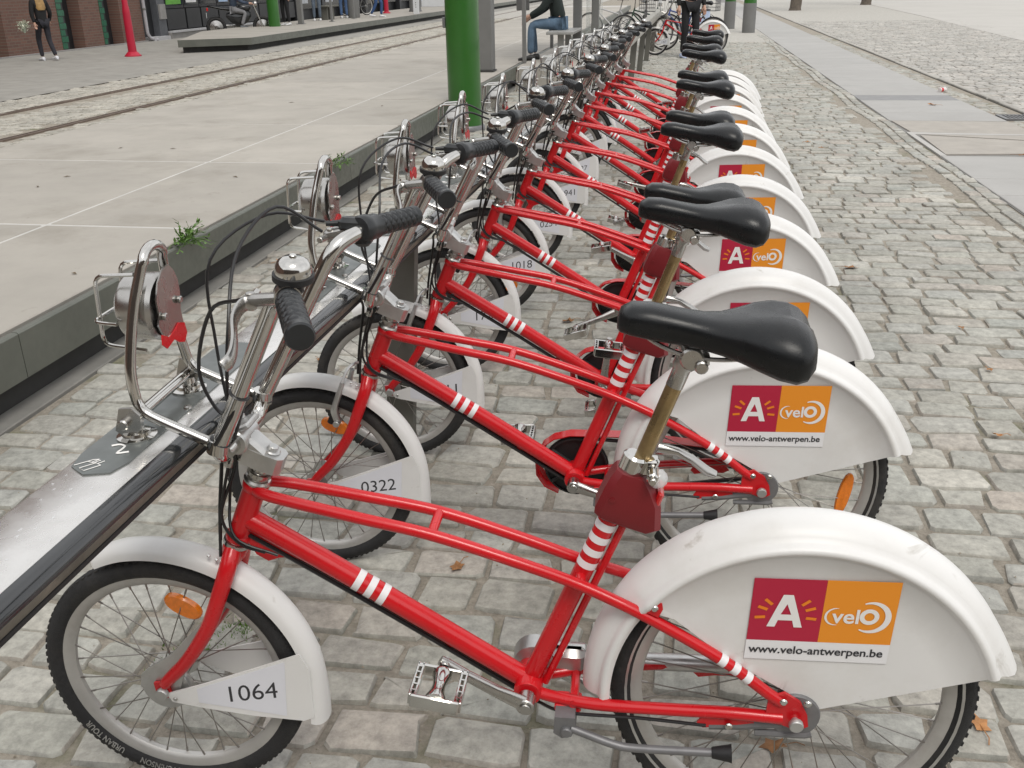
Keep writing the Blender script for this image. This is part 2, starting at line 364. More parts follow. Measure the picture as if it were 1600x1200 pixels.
def stone_arrays(cx, cy, lx, ly, rng, dome=.0035, gap=.0):
    """vertices (n,25,3) of n setts, triangles (40,3) of one"""
    n = len(cx); hx, hy = lx/2, ly/2; c = np.minimum(hx, hy)*rng.uniform(.10, .28, (8, n))
    jx = rng.normal(0, .0042, (8, n)); jy = rng.normal(0, .0042, (8, n))
    X = np.array([hx-c[0], hx, hx, hx-c[3], -hx+c[4], -hx, -hx, -hx+c[7]])+jx
    Y = np.array([-hy, -hy+c[1], hy-c[2], hy, hy, hy-c[5], -hy+c[6], -hy])+jy
    tilt = rng.normal(0, .018, (2, n)); hz = rng.normal(0, .0026, n)
    rot = rng.normal(0, .035, n); cr, sr = np.cos(rot), np.sin(rot)
    V = np.zeros((n, 33, 3))
    def put(i0, kx, ky, z, jz=0):
        x, y = X*kx, Y*ky
        V[:, i0:i0+8, 0] = (x*cr-y*sr).T+cx[:, None]; V[:, i0:i0+8, 1] = (x*sr+y*cr).T+cy[:, None]
        zz = z+tilt[0]*x+tilt[1]*y+hz+(rng.normal(0, jz, x.shape) if jz else 0); V[:, i0:i0+8, 2] = zz.T
    put(0, 1.0, 1.0, -.026); put(8, 1.0, 1.0, -.0075, .0012); put(16, .958, .94, -.0008, .0009); put(24, .74, .70, dome*.75, .0009)
    V[:, 32, 0] = cx; V[:, 32, 1] = cy; V[:, 32, 2] = dome+hz+rng.normal(0, .0012, n)
    T = []
    for L in range(3):
        for k in range(8):
            a, b, c2, d = L*8+k, L*8+(k+1) % 8, L*8+8+(k+1) % 8, L*8+8+k; T += [(a, b, c2), (a, c2, d)]
    for k in range(8): T.append((24+k, 24+(k+1) % 8, 32))
    return V, np.array(T)
def stones_mesh(name, V, T, m):
    n = V.shape[0]; co = V.reshape(-1, 3).astype(np.float32); tri = (T[None]+(np.arange(n)*V.shape[1])[:, None, None]).reshape(-1).astype(np.int32)
    me = bpy.data.meshes.new(name); me.vertices.add(len(co)); me.vertices.foreach_set('co', co.ravel()); me.loops.add(len(tri)); me.loops.foreach_set('vertex_index', tri)
    k = len(tri)//3; me.polygons.add(k); me.polygons.foreach_set('loop_start', np.arange(0, 3*k, 3, dtype=np.int32)); me.polygons.foreach_set('loop_total', np.full(k, 3, np.int32)); me.polygons.foreach_set('use_smooth', np.ones(k, bool))
    me.materials.append(m); me.update(); me.validate(); me.set_sharp_from_angle(angle=rad(34)); return me
def courses(x0, x1, y0, y1, lx=(.135, .225), ly=(.110, .145), gap=.015, seed=1, along_y=False):
    r = np.random.default_rng(seed); out = []; y = y0
    while y < y1:
        h = r.uniform(*ly); x = x0-r.uniform(0, .12)
        while x < x1:
            w = r.uniform(*lx)
            if x+w > x1+.03: break
            if x > x0-.09:
                sw = .02*math.sin(x*2.1+y*.7); out.append((x+w/2, y+h/2+sw, w-gap*r.uniform(.7, 1.5), h-gap*r.uniform(.7, 1.5)))
            x += w
        y += h
    a = np.array(out)
    if along_y: a = a[:, [1, 0, 3, 2]]
    return a
def hidden_or_out(s):
    p = proj_px((s[0], s[1], 0)); return p is None or not (-300 < p[0] < 1900 and -30 < p[1] < 1260)
main = courses(-2.43, 1.74, -.95, 23, seed=3)
main = main[[not hidden_or_out(s) or s[1] < 3.5 for s in main]]
key = np.array([(1e9 if hidden_or_out(s) else proj_px((s[0], s[1], 0))[2]) for s in main]); order = np.argsort(key)
near, rest = main[order[:300]], main[order[300:]]
rr_ = np.random.default_rng(11)
for i in range(300):          # the nearest setts, each a part of the ground
    s = near[i]; V, T = stone_arrays(np.zeros(1), np.zeros(1), s[2:3], s[3:4], rr_); link('cobblestone', stones_mesh('cobblestone', V, T, M_SETT), GROUND, loc=(s[0], s[1], 0))
V, T = stone_arrays(rest[:, 0], rest[:, 1], rest[:, 2], rest[:, 3], rr_); o = link('cobblestone_field', stones_mesh('cobblestone_field', V, T, M_SETT), GROUND); o['kind'] = 'stuff'
bd = np.concatenate([courses(-.5, 26, 1.765, 1.96, lx=(.14, .21), ly=(.097, .098), seed=5, along_y=True)])
V, T = stone_arrays(bd[:, 0], bd[:, 1], bd[:, 2], bd[:, 3], rr_); o = link('border_setts', stones_mesh('border_setts', V, T, M_SETT), GROUND); o['kind'] = 'stuff'
rt = courses(3.56, 8.8, 5.5, 34, lx=(.14, .22), ly=(.10, .14), seed=7); rt = rt[[not hidden_or_out(s) and s[0] < 7.2+.075*(s[1]-22)+.6 for s in rt]]
V, T = stone_arrays(rt[:, 0], rt[:, 1], rt[:, 2], rt[:, 3], rr_); o = link('square_setts', stones_mesh('square_setts', V, T, M_SETT_R), GROUND); o['kind'] = 'stuff'
gt = courses(3.14, 3.42, 4.5, 26, lx=(.12, .17), ly=(.10, .13), seed=8); V, T = stone_arrays(gt[:, 0], gt[:, 1], gt[:, 2], gt[:, 3], rr_); V[:, :, 2] -= .008; o = link('gutter_setts', stones_mesh('gutter_setts', V, T, M_SETT), GROUND); o['kind'] = 'stuff'
tk = courses(-9.3, -5.2, 4.6, 40, lx=(.14, .21), ly=(.11, .14), seed=9); tk = tk[[not hidden_or_out(s) and min(abs(s[0]+6.94), abs(s[0]+8.36), abs(s[0]+7.07), abs(s[0]+8.23)) > .06+s[2]/2-.03 for s in tk]]
V, T = stone_arrays(tk[:, 0], tk[:, 1], tk[:, 2], tk[:, 3], rr_); o = link('track_setts', stones_mesh('track_setts', V, T, M_SETT_T), GROUND); o['kind'] = 'stuff'

def slab(x0, x1, y0, y1, z0, z1, ch=.004): return MB().box(((x0+x1)/2, (y0+y1)/2, (z0+z1)/2), (x1-x0, y1-y0, z1-z0), None, ch)
# far continuation of the paving where single setts can no longer be told apart
M_FARSETT = mat('far_setts', (.40, .385, .35), .85, var=.22, vscale=14, coord='Object', bump=.6, bscale=9)
struct('far_pavement', MB().add([(-2.5, 23, -.003), (1.97, 23, -.003), (1.97, 120, -.003), (-2.5, 120, -.003)], [(0, 1, 2, 3)]), M_FARSETT)
struct('far_square', MB().add([(3.55, 33, -.003), (60, 33, -.003), (60, 120, -.003), (3.55, 120, -.003)], [(0, 1, 2, 3)]), M_FARSETT)
# smooth slab path on the right
M_PATH = mat('bluestone', (.36, .354, .34), .75, var=.06, vscale=2.5, bump=.2, bscale=70, dirt=(.30, .29, .275), dscale=1.6, damt=.4, objrand=.03)
PATH = struct('path', MB().add([(1.965, -.6, -.006), (3.13, -.6, -.006), (3.13, 120, -.006), (1.965, 120, -.006)], [(0, 1, 2, 3)]), mat('path_joint', (.20, .195, .185), .9, var=.1))
M_DARKSLAB = mat('dark_slab', (.235, .235, .235), .7, var=.1); M_TAN = mat('tan_concrete', (.36, .335, .30), .8, var=.1, vscale=5, bump=.3)
ys = [-.6, .6, 1.55, 2.5, 3.45, 4.3, 5.0, 5.65, 6.25, 7.25]
for a, b_ in zip(ys, ys[1:]): link('paving_slab', slab(1.975, 3.125, a+.005, b_-.005, -.05, .004).mesh('paving_slab', M_PATH), PATH)
# the triangular tan inlays between pale strips
def flat_poly(name, pts, z, m, parent): return link(name, MB().prism(pts, (0, 0, z-.03), (1, 0, 0), (0, 1, 0), (0, 0, .03)).mesh(name, m), parent)
flat_poly('tan_inlay', [(2.03, 7.33), (3.12, 7.45), (3.12, 8.02), (2.06, 8.42)], .004, M_TAN, PATH)
flat_poly('tan_inlay', [(2.10, 8.46), (3.12, 8.07), (3.12, 8.42)], .004, M_TAN, PATH)
flat_poly('tan_inlay', [(2.02, 8.62), (3.12, 8.50), (3.12, 9.38), (1.99, 9.42)], .004, M_TAN, PATH)
flat_poly('pale_strip', [(1.97, 7.25), (2.02, 7.25), (2.02, 8.62), (1.97, 8.6)], .005, mat('pale_stone', (.43, .42, .40), .8, var=.05), PATH)
flat_poly('pale_strip', [(2.02, 8.47), (3.12, 8.43), (3.12, 8.49), (2.02, 8.60)], .005, MATS['pale_stone'], PATH)
ys = [9.43, 10.1, 11.25]
for a, b_ in zip(ys, ys[1:]): link('paving_slab', slab(1.975, 3.125, a+.005, b_-.005, -.05, .004).mesh('paving_slab', M_PATH), PATH)
link('dark_slab', slab(1.975, 3.125, 11.255, 11.80, -.05, .004).mesh('dark_slab', M_DARKSLAB), PATH)
y = 11.81
while y < 60: link('paving_slab', slab(1.975, 3.125, y+.005, y+1.195, -.05, .004).mesh('paving_slab', M_PATH), PATH); y += 1.2
# dark gap and kerb line beyond the gutter
M_KERB = mat('kerb_stone', (.36, .345, .315), .8, var=.15, vscale=6, bump=.4, objrand=.08)
KERB = struct('kerb', slab(3.47, 3.56, -.6, 60, -.08, -.004), mat('kerb_bed', (.06, .055, .045), .9, var=.3))
y = 3.0
while y < 42: link('kerb_stone', slab(3.485, 3.555, y+.004, y+.99, -.06, .012, .008).mesh('kerb_stone', M_KERB), KERB, loc=(0.006*math.sin(y*3), 0, .004*math.sin(y*7))); y += 1.0
DR = thing('drain_grate', 'dark slotted drain grate set in the gutter beside the path', 'drain grate', (3.30, 9.72, 0))
part('grate_frame', None, MB().box((0, -.17, .002), (.32, .025, .02)).box((0, .17, .002), (.32, .025, .02)).box((-.15, 0, .002), (.025, .32, .02)).box((.15, 0, .002), (.025, .32, .02)), M_GREY, DR)
part('grate_pit', None, MB().box((0, 0, -.012), (.28, .32, .004)), mat('pit', (.01, .01, .01), .9), DR)
for k in range(7): part('grate_bar', ('gbar',), lambda: MB().box((0, 0, .001), (.015, .32, .018), None, .002), M_GREY, DR, loc=(-.12+.04*k, 0, 0))
# concrete plaza at the right edge
M_PLAZA = mat('plaza_concrete', (.44, .425, .395), .8, var=.06, vscale=.6, bump=.2, bscale=20)
struct('plaza', MB().prism([(6.0, 11.5), (60, 11.5), (60, 60), (9.6, 60), (8.35, 37.5), (7.25, 22.4)], (0, 0, -.012), (1, 0, 0), (0, 1, 0), (0, 0, .018)), M_PLAZA)

# ------------------------------------------------------------ tram platform on the left
M_CONC = mat('platform_concrete', (.372, .350, .312), .82, var=.10, vscale=1.7, bump=.3, bscale=40, dirt=(.24, .22, .185), dscale=1.2, damt=.8, objrand=.06, scuff=(.27, .25, .215))
M_SEAL = mat('joint_sealant', (.49, .48, .455), .7, var=.12, vscale=3)
M_EDGE = mat('edge_steel', (.135, .142, .122), .5, metal=.25, var=.14, vscale=3, rvar=.1, dirt=(.17, .165, .14), dscale=2, damt=.5)
M_DARK = mat('dark_plinth', (.045, .045, .043), .8, var=.25, vscale=4)
ZP = .28
PLAT = struct('tram_platform', slab(-5.40, -2.60, -2.2, 46, -.02, .2765, 0), M_SEAL)
def plat_slab(x0, x1, y0, y1): link('platform_slab', slab(x0+.012, x1-.012, y0+.017, y1-.017, .2, ZP, .004).mesh('platform_slab', M_CONC), PLAT)
y = 3.115-1.87*3
while y < 44:
    plat_slab(-3.44, -2.565, y, y+1.87); plat_slab(-5.40, -3.44, y, y+1.87); y += 1.87
y = -2.2
while y < 44:
    link('edge_profile', MB().prism([(-2.556, .20), (-2.556, .272), (-2.546, .272), (-2.546, .258), (-2.536, .258), (-2.536, .284), (-2.514, .284), (-2.508, .278), (-2.508, .112), (-2.522, .108), (-2.522, .20)], (0, y+.002, 0), (1, 0, 0), (0, 0, 1), (0, 3.736, 0)).mesh('edge_profile', M_EDGE, 20), PLAT); y += 3.74
link('plinth', slab(-2.62, -2.575, -2.2, 46, 0, .2).mesh('plinth', M_DARK), PLAT)
link('foot_strip', slab(-2.575, -2.47, -2.2, 46, -.02, .006).mesh('foot_strip', mat('foot_concrete', (.20, .195, .18), .85, var=.15, vscale=5)), PLAT)
# the wider bay with the shelter
link('shelter_bay', slab(-2.50, -1.62, 12.8, 19.0, 0, ZP).mesh('shelter_bay', M_CONC), PLAT)

# ------------------------------------------------------------ tram track, far side street and far platform
M_RAIL = mat('tram_rail_steel', (.25, .20, .17), .4, metal=.6, var=.2)
for x in (-6.94, -8.36):
    o = tag(thing('tram_rail', 'grooved steel tram rail '+('nearer to the near platform' if x > -7 else 'farther from the near platform'), 'tram rail', (x, 0, 0), 0, 'tram rails in the sett paving'), 'grooved steel tram rail '+('nearer to the near platform' if x > -7 else 'farther, towards the far platform'), 'tram rail', 'tram rails in the sett paving')
    part('rail_head', ('railh',), lambda: MB().box((0, 40, -.002), (.038, 80, .022)), M_RAIL, o); part('guard_lip', ('raill',), lambda: MB().box((-.075, 40, -.004), (.02, 80, .02)), M_RAIL, o); part('groove', ('railg',), lambda: MB().box((-.046, 40, -.012), (.036, 80, .006)), mat('groove', (.02, .018, .016), .8), o)
M_STREET = mat('street_paving', (.29, .28, .255), .85, var=.15, vscale=3, bump=.5, bscale=12)
struct('street', MB().add([(-15.2, 3, .001), (-9.32, 3, .001), (-9.32, 120, .001), (-15.2, 120, .001)], [(0, 1, 2, 3)]), M_STREET)
struct('far_track_paving', MB().add([(-9.32, 39.5, -.004), (-5.3, 39.5, -.004), (-5.3, 120, -.004), (-9.32, 120, -.004)], [(0, 1, 2, 3)]), M_FARSETT)
FP = struct('far_platform', MB().prism([(-12.9, 24.6), (-11.45, 20.35), (-10.25, 21.2), (-10.25, 75), (-12.9, 75)], (0, 0, .0), (1, 0, 0), (0, 1, 0), (0, 0, .15)), M_DARK)
link('deck', MB().prism([(-13, 24.5), (-11.45, 20.2), (-10.10, 21.1), (-10.10, 75), (-13, 75)], (0, 0, .15), (1, 0, 0), (0, 1, 0), (0, 0, .13)).mesh('deck', M_CONC), FP)
link('edge_profile', MB().prism([(-11.47, 20.18), (-11.44, 20.18), (-10.085, 21.09), (-10.085, 75), (-10.115, 75), (-10.115, 21.12), (-11.46, 20.22)], (0, 0, .13), (1, 0, 0), (0, 1, 0), (0, 0, .155)).mesh('edge_profile', M_EDGE), FP)

# loose grit and bits caught in the joints
rg = np.random.default_rng(21); gm = MB()
for _ in range(3200):
    y = -.7+rg.random()**2*7; x = rg.uniform(-2.4, 1.75); q = rg.uniform(.0012, .0042); z = -.009 if rg.random() < .75 else .004
    a = rg.uniform(0, 6.28); c_, s_ = math.cos(a)*q, math.sin(a)*q
    gm.add([(x+c_, y+s_, z), (x-s_*.7, y+c_*.7, z), (x-c_, y-s_, z), (x+s_*.7, y-c_*.7, z), (x, y, z+q*.9)], [(0, 1, 4), (1, 2, 4), (2, 3, 4), (3, 0, 4)])
o = link('grit', gm.mesh('grit', mat('grit', (.30, .26, .20), .9, var=.5, vscale=60), 0), GROUND); o['kind'] = 'stuff'
# ------------------------------------------------------------ the hire bicycles (local x: front -> rear, y: away from the camera, z up; origin under the rear axle)
RF, RR, XF = 0.2477, 0.300, -1.093
HAX = nrm((.048, 0, .114))                    # steering axis
HB, HT = V3((-.937, 0, .542)), V3((-.889, 0, .656))
BB = V3((-.440, 0, .283))
POST_DIR = nrm((.058, 0, .166))
def arcpt(cx, cz, r, a, y=0): return (cx+r*math.cos(a), y, cz+r*math.sin(a))
DT = spline([(-.928, 0, .592), (-.88, 0, .565), (-.689, 0, .446), (-.448, 0, .290)], 6)
LAT = {s: spline([(-.893, s*.010, .648), (-.854, s*.026, .642), (-.712, s*.034, .616), (-.592, s*.037, .593), (-.463, s*.037, .553), (-.354, s*.037, .514), (-.245, s*.050, .470), (-.121, s*.062, .403), (-.046, s*.066, .347), (-.022, s*.066, .331)], 5) for s in (-1, 1)}
ST = [V3((-.440, 0, .285)), V3((-.306, 0, .628))]

def frame_mesh(gusset):
    b = MB()
    b.tube([HB, HT], .0195, 20); b.lathe([(.0195, 0), (.022, .003), (.022, .012), (.0195, .015)], HB, HAX, 20); b.lathe([(.0195, 0), (.022, .003), (.022, .012), (.0195, .015)], HT-HAX*.016, HAX, 20)
    b.tube(DT, .0185, 18); b.tube(ST, .0165, 18)
    b.tube([V3((-.412, 0, .283)), V3((-.283, 0, .615))], .0065, 8)
    for s in (-1, 1):
        b.tube(LAT[s], .0098, 12)
        b.tube(spline([(-.437, s*.016, .279), (-.40, s*.030, .279), (-.323, s*.048, .284), (-.2, s*.058, .293), (-.113, s*.063, .299), (-.05, s*.066, .300), (-.02, s*.067, .300)], 4), .0105, 12)
        # drop-out plate
        b.prism([(-.045, .040), (-.020, .052), (.006, .035), (.018, .012), (.022, -.012), (.004, -.022), (-.020, -.012), (-.048, -.010)], (0, s*.067-.003, .30), (1, 0, 0), (0, 0, 1), (0, .006, 0))
        b.prism([(-.013, -.012), (.013, -.012), (.012, .006), (.006, .015), (-.006, .015), (-.012, .006)], (-.233, s*.055-.002, .490), (.9, 0, -.43), (.43, 0, .9), (0, .004, 0))
        b.prism([(-.03, .0), (.045, .0), (.055, -.012), (.04, -.02), (.0, -.02), (-.03, -.026), (-.04, -.016)], (-.115, s*.063-.002, .292), (1, 0, 0), (0, 0, 1), (0, .004, 0))
    b.tube([(-.592, -.037, .593), (-.592, .037, .593)], .0085, 10)
    b.tube([(-.352, -.037, .514), (-.352, .037, .514)], .009, 10)
    b.lathe([(.0225, -.035), (.0245, -.032), (.0245, .032), (.0225, .035)], BB, (0, 1, 0), 22)
    b.tube([(-.36, -.05, .281), (-.36, .05, .281)], .008, 8)
    b.box((-.37, -.028, .268), (.045, .04, .014), None, .003)
    if gusset:
        b.prism([(.03, -.02), (-.02, -.025), (0, -.068), (.02, -.080), (.04, -.072), (.065, -.069), (.115, -.092), (.145, -.099)], (-.905, -.006, .585), (1, 0, 0), (0, 0, 1), (0, .012, 0))
    for t in (.32, .62, .86):
        p = DT[int(t*(len(DT)-1))]; b.box(p+V3((-.006, 0, -.02)), (.012, .008, .01), None, .002)
    return b
def band(path, t0, t1, r, n=18):
    P = np.array(path); d = np.r_[0, np.cumsum(np.linalg.norm(np.diff(P, axis=0), axis=1))]; tot = d[-1]
    def at(t): return np.array([np.interp(t*tot, d, P[:, i]) for i in range(3)])
    b = MB(); q = [at(t0+(t1-t0)*k/3) for k in range(4)]; b.tube(q, r, n, cap=False); return b
def tyre_mesh(R, w=.021, stripe=False):
    b = MB(); pr = []
    for k in range(16):
        a = 2*math.pi*k/16; pr.append((R-.0195+.0195*math.cos(a), w*math.sin(a)))
    b.lathe(pr, (0, 0, 0), (0, 1, 0), 72, closed=True); return b
def tread_mesh(R):
    b = MB(); n = 96
    for k in range(n):
        a = 2*math.pi*k/n
        for s in (-1, 1):
            c = math.cos(a+(.016 if s > 0 else 0)); sn_ = math.sin(a+(.016 if s > 0 else 0)); rr = R-(.0041 if R < .27 else .0033)
            b.box((rr*c, s*.0085, rr*sn_), (.0042, .0105, .0085), [(c, 0, sn_), (-.25*sn_*s, 1, .25*c*s), (-sn_, 0, c)])
    return b
def rim_mesh(R):
    b = MB(); ro = R-.031
    b.lathe([(ro, -.0125), (ro-.004, -.0125), (ro-.017, -.0105), (ro-.023, -.004), (ro-.023, .004), (ro-.017, .0105), (ro-.004, .0125), (ro, .0125), (ro-.006, .009), (ro-.006, -.009)], (0, 0, 0), (0, 1, 0), 72, closed=True); return b
def spokes_mesh(R, n=32, fl=.026, hy=.030):
    b = MB(); ri = R-.052
    for k in range(n):
        s = -1 if k % 2 else 1; g = (k//2) % 2
        a = 2*math.pi*k/n; off = (.75 if g else -.75)
        h = a+off; p = (fl*math.cos(h), s*hy, fl*math.sin(h)); q = (ri*math.cos(a), s*.003, ri*math.sin(a))
        b.tube([p, q], .00115, 5); q2 = V3(q); d = nrm(q2-V3(p)); b.tube([q2-d*.012, q2+d*.002], .0019, 6)
    return b
def hub_mesh(w, fl, shell):
    b = MB(); b.lathe([(.006, -w), (.006, -w+.012), (.013, -w+.014), (.013, -.034), (fl+.004, -.033), (fl+.004, -.029), (shell, -.026), (shell, .026), (fl+.004, .029), (fl+.004, .033), (.013, .034), (.013, w-.014), (.006, w-.012), (.006, w)], (0, 0, 0), (0, 1, 0), 24)
    for s in (-1, 1): b.lathe([(.0, -.005), (.010, -.005), (.0115, -.003), (.0115, .004), (.0, .004)], (0, s*(w+.001), 0), (0, 1, 0), 6 if s > 0 else 20)
    return b
def reflector_mesh(lo=.055, wi=.019):
    b = MB(); poly = [(lo*math.cos(a)*.5*2*.5*2, wi*math.sin(a)) for a in np.linspace(0, 2*math.pi, 17)[:-1]]
    poly = [(lo*np.sign(math.cos(a))*abs(math.cos(a))**.8, wi*np.sign(math.sin(a))*abs(math.sin(a))**.9) for a in np.linspace(0, 2*math.pi, 21)[:-1]]
    b.loft([[(x*.9, -.006, z*.85) for x, z in poly], [(x, -.003, z) for x, z in poly], [(x, .003, z) for x, z in poly], [(x*.9, .006, z*.85) for x, z in poly]]); return b
def front_fender_mesh():
    G = []
    A = np.radians(np.linspace(114, -15, 42))
    for i, a in enumerate(A):
        e = max(0, (i-35)/6); fl = .010*e*e; row = []
        for k in range(13):
            t = math.pi*k/12; y = -.0285*math.cos(t)*(1+.15*e); r = .258+.026*math.sin(t)**.8+fl
            if i < 4: r -= .004*(4-i)/4*1.0; y *= (1-.12*(4-i)/4)
            row.append((XF+r*math.cos(a), y, RF+r*math.sin(a)))
        G.append(row)
    return MB().shell(G, -.0022)
def fpanel(s, poly, t=.003, dy=0.0):
    """flat wedge between hub and mudguard; y runs from .056 at the hub to .034 at the guard"""
    b = MB(); n = len(poly)
    def yy(x): return s*(.056+(.034-.056)*(x+1.084)/.234+dy)
    V = [(x, yy(x)+s*t/2, z) for x, z in poly]+[(x, yy(x)-s*t/2, z) for x, z in poly]
    F = [tuple(range(n)) if s < 0 else tuple(range(n-1, -1, -1)), tuple(range(2*n-1, n-1, -1)) if s < 0 else tuple(range(n, 2*n))]
    F += [(i, n+i, n+(i+1) % n, (i+1) % n) for i in range(n)]
    return b.add(V, F)
WEDGE = [(-1.086, .246), (-1.078, .228), (-1.02, .214), (-.93, .197), (-.845, .187), (-.826, .195), (-.826, .30), (-.840, .334), (-.93, .300), (-1.02, .267)]
FILM = [(-1.030, .228), (-.875, .199), (-.867, .318), (-1.030, .258)]
YP = .0535
def rear_fender_mesh():
    cx, cz = 0.0, RR
    L1a, L1b = np.array((-.240, .176)), np.array((.0407, .010))
    def r_in(a):
        if a > rad(143): return .3005
        d = np.array((math.cos(a), math.sin(a))); e = L1b-L1a
        M_ = np.array([[d[0], -e[0]], [d[1], -e[1]]]); t = np.linalg.solve(M_, L1a)[0]
        if a > rad(139): t = max(t, .26+(a-rad(139))/rad(4)*.04)
        return min(max(t, .030), .300)
    A = np.radians(np.r_[np.linspace(18.2, 60, 16), np.linspace(63, 138, 26), [139.5, 141, 142, 143.2, 145], np.linspace(148, 181, 12)])
    G = []
    for i, a in enumerate(A):
        ri = r_in(a); w = 1.0 if a < rad(141) else max(.80, 1-.2*(a-rad(141))/rad(8))
        half = [(ri+(.301-ri)*k/4, YP*w) for k in range(4)]
        half += [(.301, YP*w), (.3060, .0585*w), (.3105, .0605*w), (.3145, .0580*w), (.3170, .0500*w), (.3200, .0445*w), (.3265, .0405*w), (.3345, .0330*w), (.3405, .0230*w), (.3440, .0115*w)]
        row = [(r, -y) for r, y in half]+[(.345, 0)]+[(r, y) for r, y in half[::-1]]
        pts = []
        for (r, y) in row:
            aa = a
            if i < 5 and r > .312:
                q = (5-i)/5; k = min(1, (r-.312)/.02); aa = a-rad(3.2)*q**3*k; r = r+.010*q*q*k
            pts.append((cx+r*math.cos(aa), y, cz+r*math.sin(aa)))
        G.append(pts)
    return MB().shell(G, -.0018)
SU = nrm((.218, 0, .0058)); SV = nrm((.004, 0, .115)); S0 = V3((-.0870, -YP-.0038, .4435))   # sticker frame (bottom left of the colour field)
def quad_on(x0, x1, z0, z1, d): 
    b = MB(); o = S0+V3((0, -d, 0)); P = [o+SU*x0+SV*z0, o+SU*x1+SV*z0, o+SU*x1+SV*z1, o+SU*x0+SV*z1]
    b.add(P+[p+V3((0, .0004, 0)) for p in P], [(0, 1, 2, 3), (0, 4, 5, 1), (1, 5, 6, 2), (2, 6, 7, 3), (3, 7, 4, 0)]); return b
def poly_on(poly, d):
    o = S0+V3((0, -d, 0)); return [o+SU*x+SV*z for x, z in poly]
def letter_a():
    b = MB(); cx, z0, h, w, t = .0545, .027, .060, .027, .0125
    o = [(cx-w, z0), (cx-.0075, z0+h), (cx+.0075, z0+h), (cx+w, z0), (cx+w-t, z0), (cx+w-t-.0035, z0+.0125), (cx-w+t+.0035, z0+.0125), (cx-w+t, z0)]
    b.add(poly_on([o[0], o[1], (cx, z0+h), (cx, z0+h-.017), (cx-w+t+.0065, z0+.0235), o[6], o[7]], .0008), [(0, 1, 2, 3, 4, 5, 6)])
    b.add(poly_on([(cx, z0+h), o[2], o[3], o[4], o[5], (cx+w-t-.0065, z0+.0235), (cx, z0+h-.017)], .0008), [(0, 1, 2, 3, 4, 5, 6)])
    b.add(poly_on([o[6], (cx-w+t+.0065, z0+.0235), (cx+w-t-.0065, z0+.0235), o[5]], .0008), [(3, 2, 1, 0)])
    return b
def ray(a):
    b = MB(); cx, cz = .0545, .048; a = rad(a); d = np.array((math.cos(a), math.sin(a))); n_ = np.array((-d[1], d[0])); c0 = np.array((cx, cz))+d*np.array((.031, .029)); c1 = np.array((cx, cz))+d*np.array((.047, .043))
    return b.add(poly_on([c0-n_*.0026, c1-n_*.0026, c1+n_*.0026, c0+n_*.0026], .0008), [(0, 1, 2, 3)])
def ring2(cx, cz, r0, r1, a0, a1, n=28, ex=0):
    b = MB(); V = []; A = np.radians(np.linspace(a0, a1, n))
    for i, a in enumerate(A):
        q = math.sin(math.pi*i/(n-1)) if ex else 1; rr0 = r1-(r1-r0)*(.25+.75*q) if ex else r0
        V += [(cx+rr0*math.cos(a), cz+rr0*math.sin(a)), (cx+r1*math.cos(a), cz+r1*math.sin(a))]
    F = [(2*i, 2*i+1, 2*i+3, 2*i+2) for i in range(n-1)]
    F = [f[::-1] for f in F] if a1 > a0 else F
    return b.add(poly_on(V, .0008), [f[::-1] for f in F])
def velo():
    b = MB()
    t = text_flat('vel', S0+SU*.1235+SV*.0385+V3((0, -.0008, 0)), SU, SV, width=.041, bold=True); b.add(t.V, t.F)
    for q in (ring2(.1795, .0515, .0075, .0145, 0, 360), ring2(.183, .0505, .020, .0290, -125, 118, ex=1), ring2(.1285, .050, .0125, .0160, 75, 285, ex=1)): b.add(q.V, q.F)
    return b
def url(): return text_flat('www.velo-antwerpen.be', S0+SU*.005+SV*(-.0235)+V3((0, -.0008, 0)), SU, SV, width=.205, bold=True)
def saddle_mesh():
    st = [(-.305, .012, .959, .018), (-.300, .024, .971, .034), (-.284, .032, .979, .046), (-.255, .034, .978, .051), (-.215, .034, .970, .049), (-.18, .039, .964, .049), (-.155, .049, .963, .053), (-.13, .066, .967, .062), (-.105, .085, .973, .075), (-.08, .098, .976, .085), (-.058, .101, .974, .086), (-.043, .096, .967, .074), (-.032, .080, .956, .051), (-.026, .048, .943, .024)]
    R_ = []; n = 24
    for x, w, zt, h in st:
        ring = []; q = min(1, max(0, (x+.16)/.1))
        for k in range(n):
            a = 2*math.pi*k/n; c, s = math.cos(a), math.sin(a)
            y = w*np.sign(c)*abs(c)**.75; hz = h/2
            z = zt-hz+hz*np.sign(s)*abs(s)**(.8 if s > 0 else .55)
            if s > 0: z -= .010*q*math.exp(-(y/.016)**2)*(1 if s > .7 else 0)
            z -= .006*q*(abs(y)/.09)**2
            ring.append((x, y, z))
        R_.append(ring)
    return MB().loft(R_)
def saddle_rails():
    b = MB()
    for s in (-1, 1): b.tube(spline([(-.28, s*.010, .945), (-.24, s*.018, .920), (-.19, s*.022, .905), (-.13, s*.024, .905), (-.08, s*.04, .925), (-.06, s*.045, .94)], 5), .0036, 8)
    b.cyl((-.196, -.028, .903), (-.196, .028, .903), .018, 16, .003); b.box((-.19, 0, .90), (.04, .05, .02), None, .004)
    for s in (-1, 1): b.cyl((-.182, s*.026, .893), (-.182, s*.034, .893), .010, 12, .002)
    return b
def seat_post(dz): return MB().tube([V3((-.203, 0, .893))-POST_DIR*(.205+dz/POST_DIR[2]), V3((-.203, 0, .893)), V3((-.203, 0, .893))+POST_DIR*.012], [.0125, .0125, .011], 18)
def post_top(): return MB().lathe([(.0132, 0), (.0132, .03), (.0165, .034), (.0165, .05)], V3((-.203, 0, .893))-POST_DIR*.045, POST_DIR, 18)
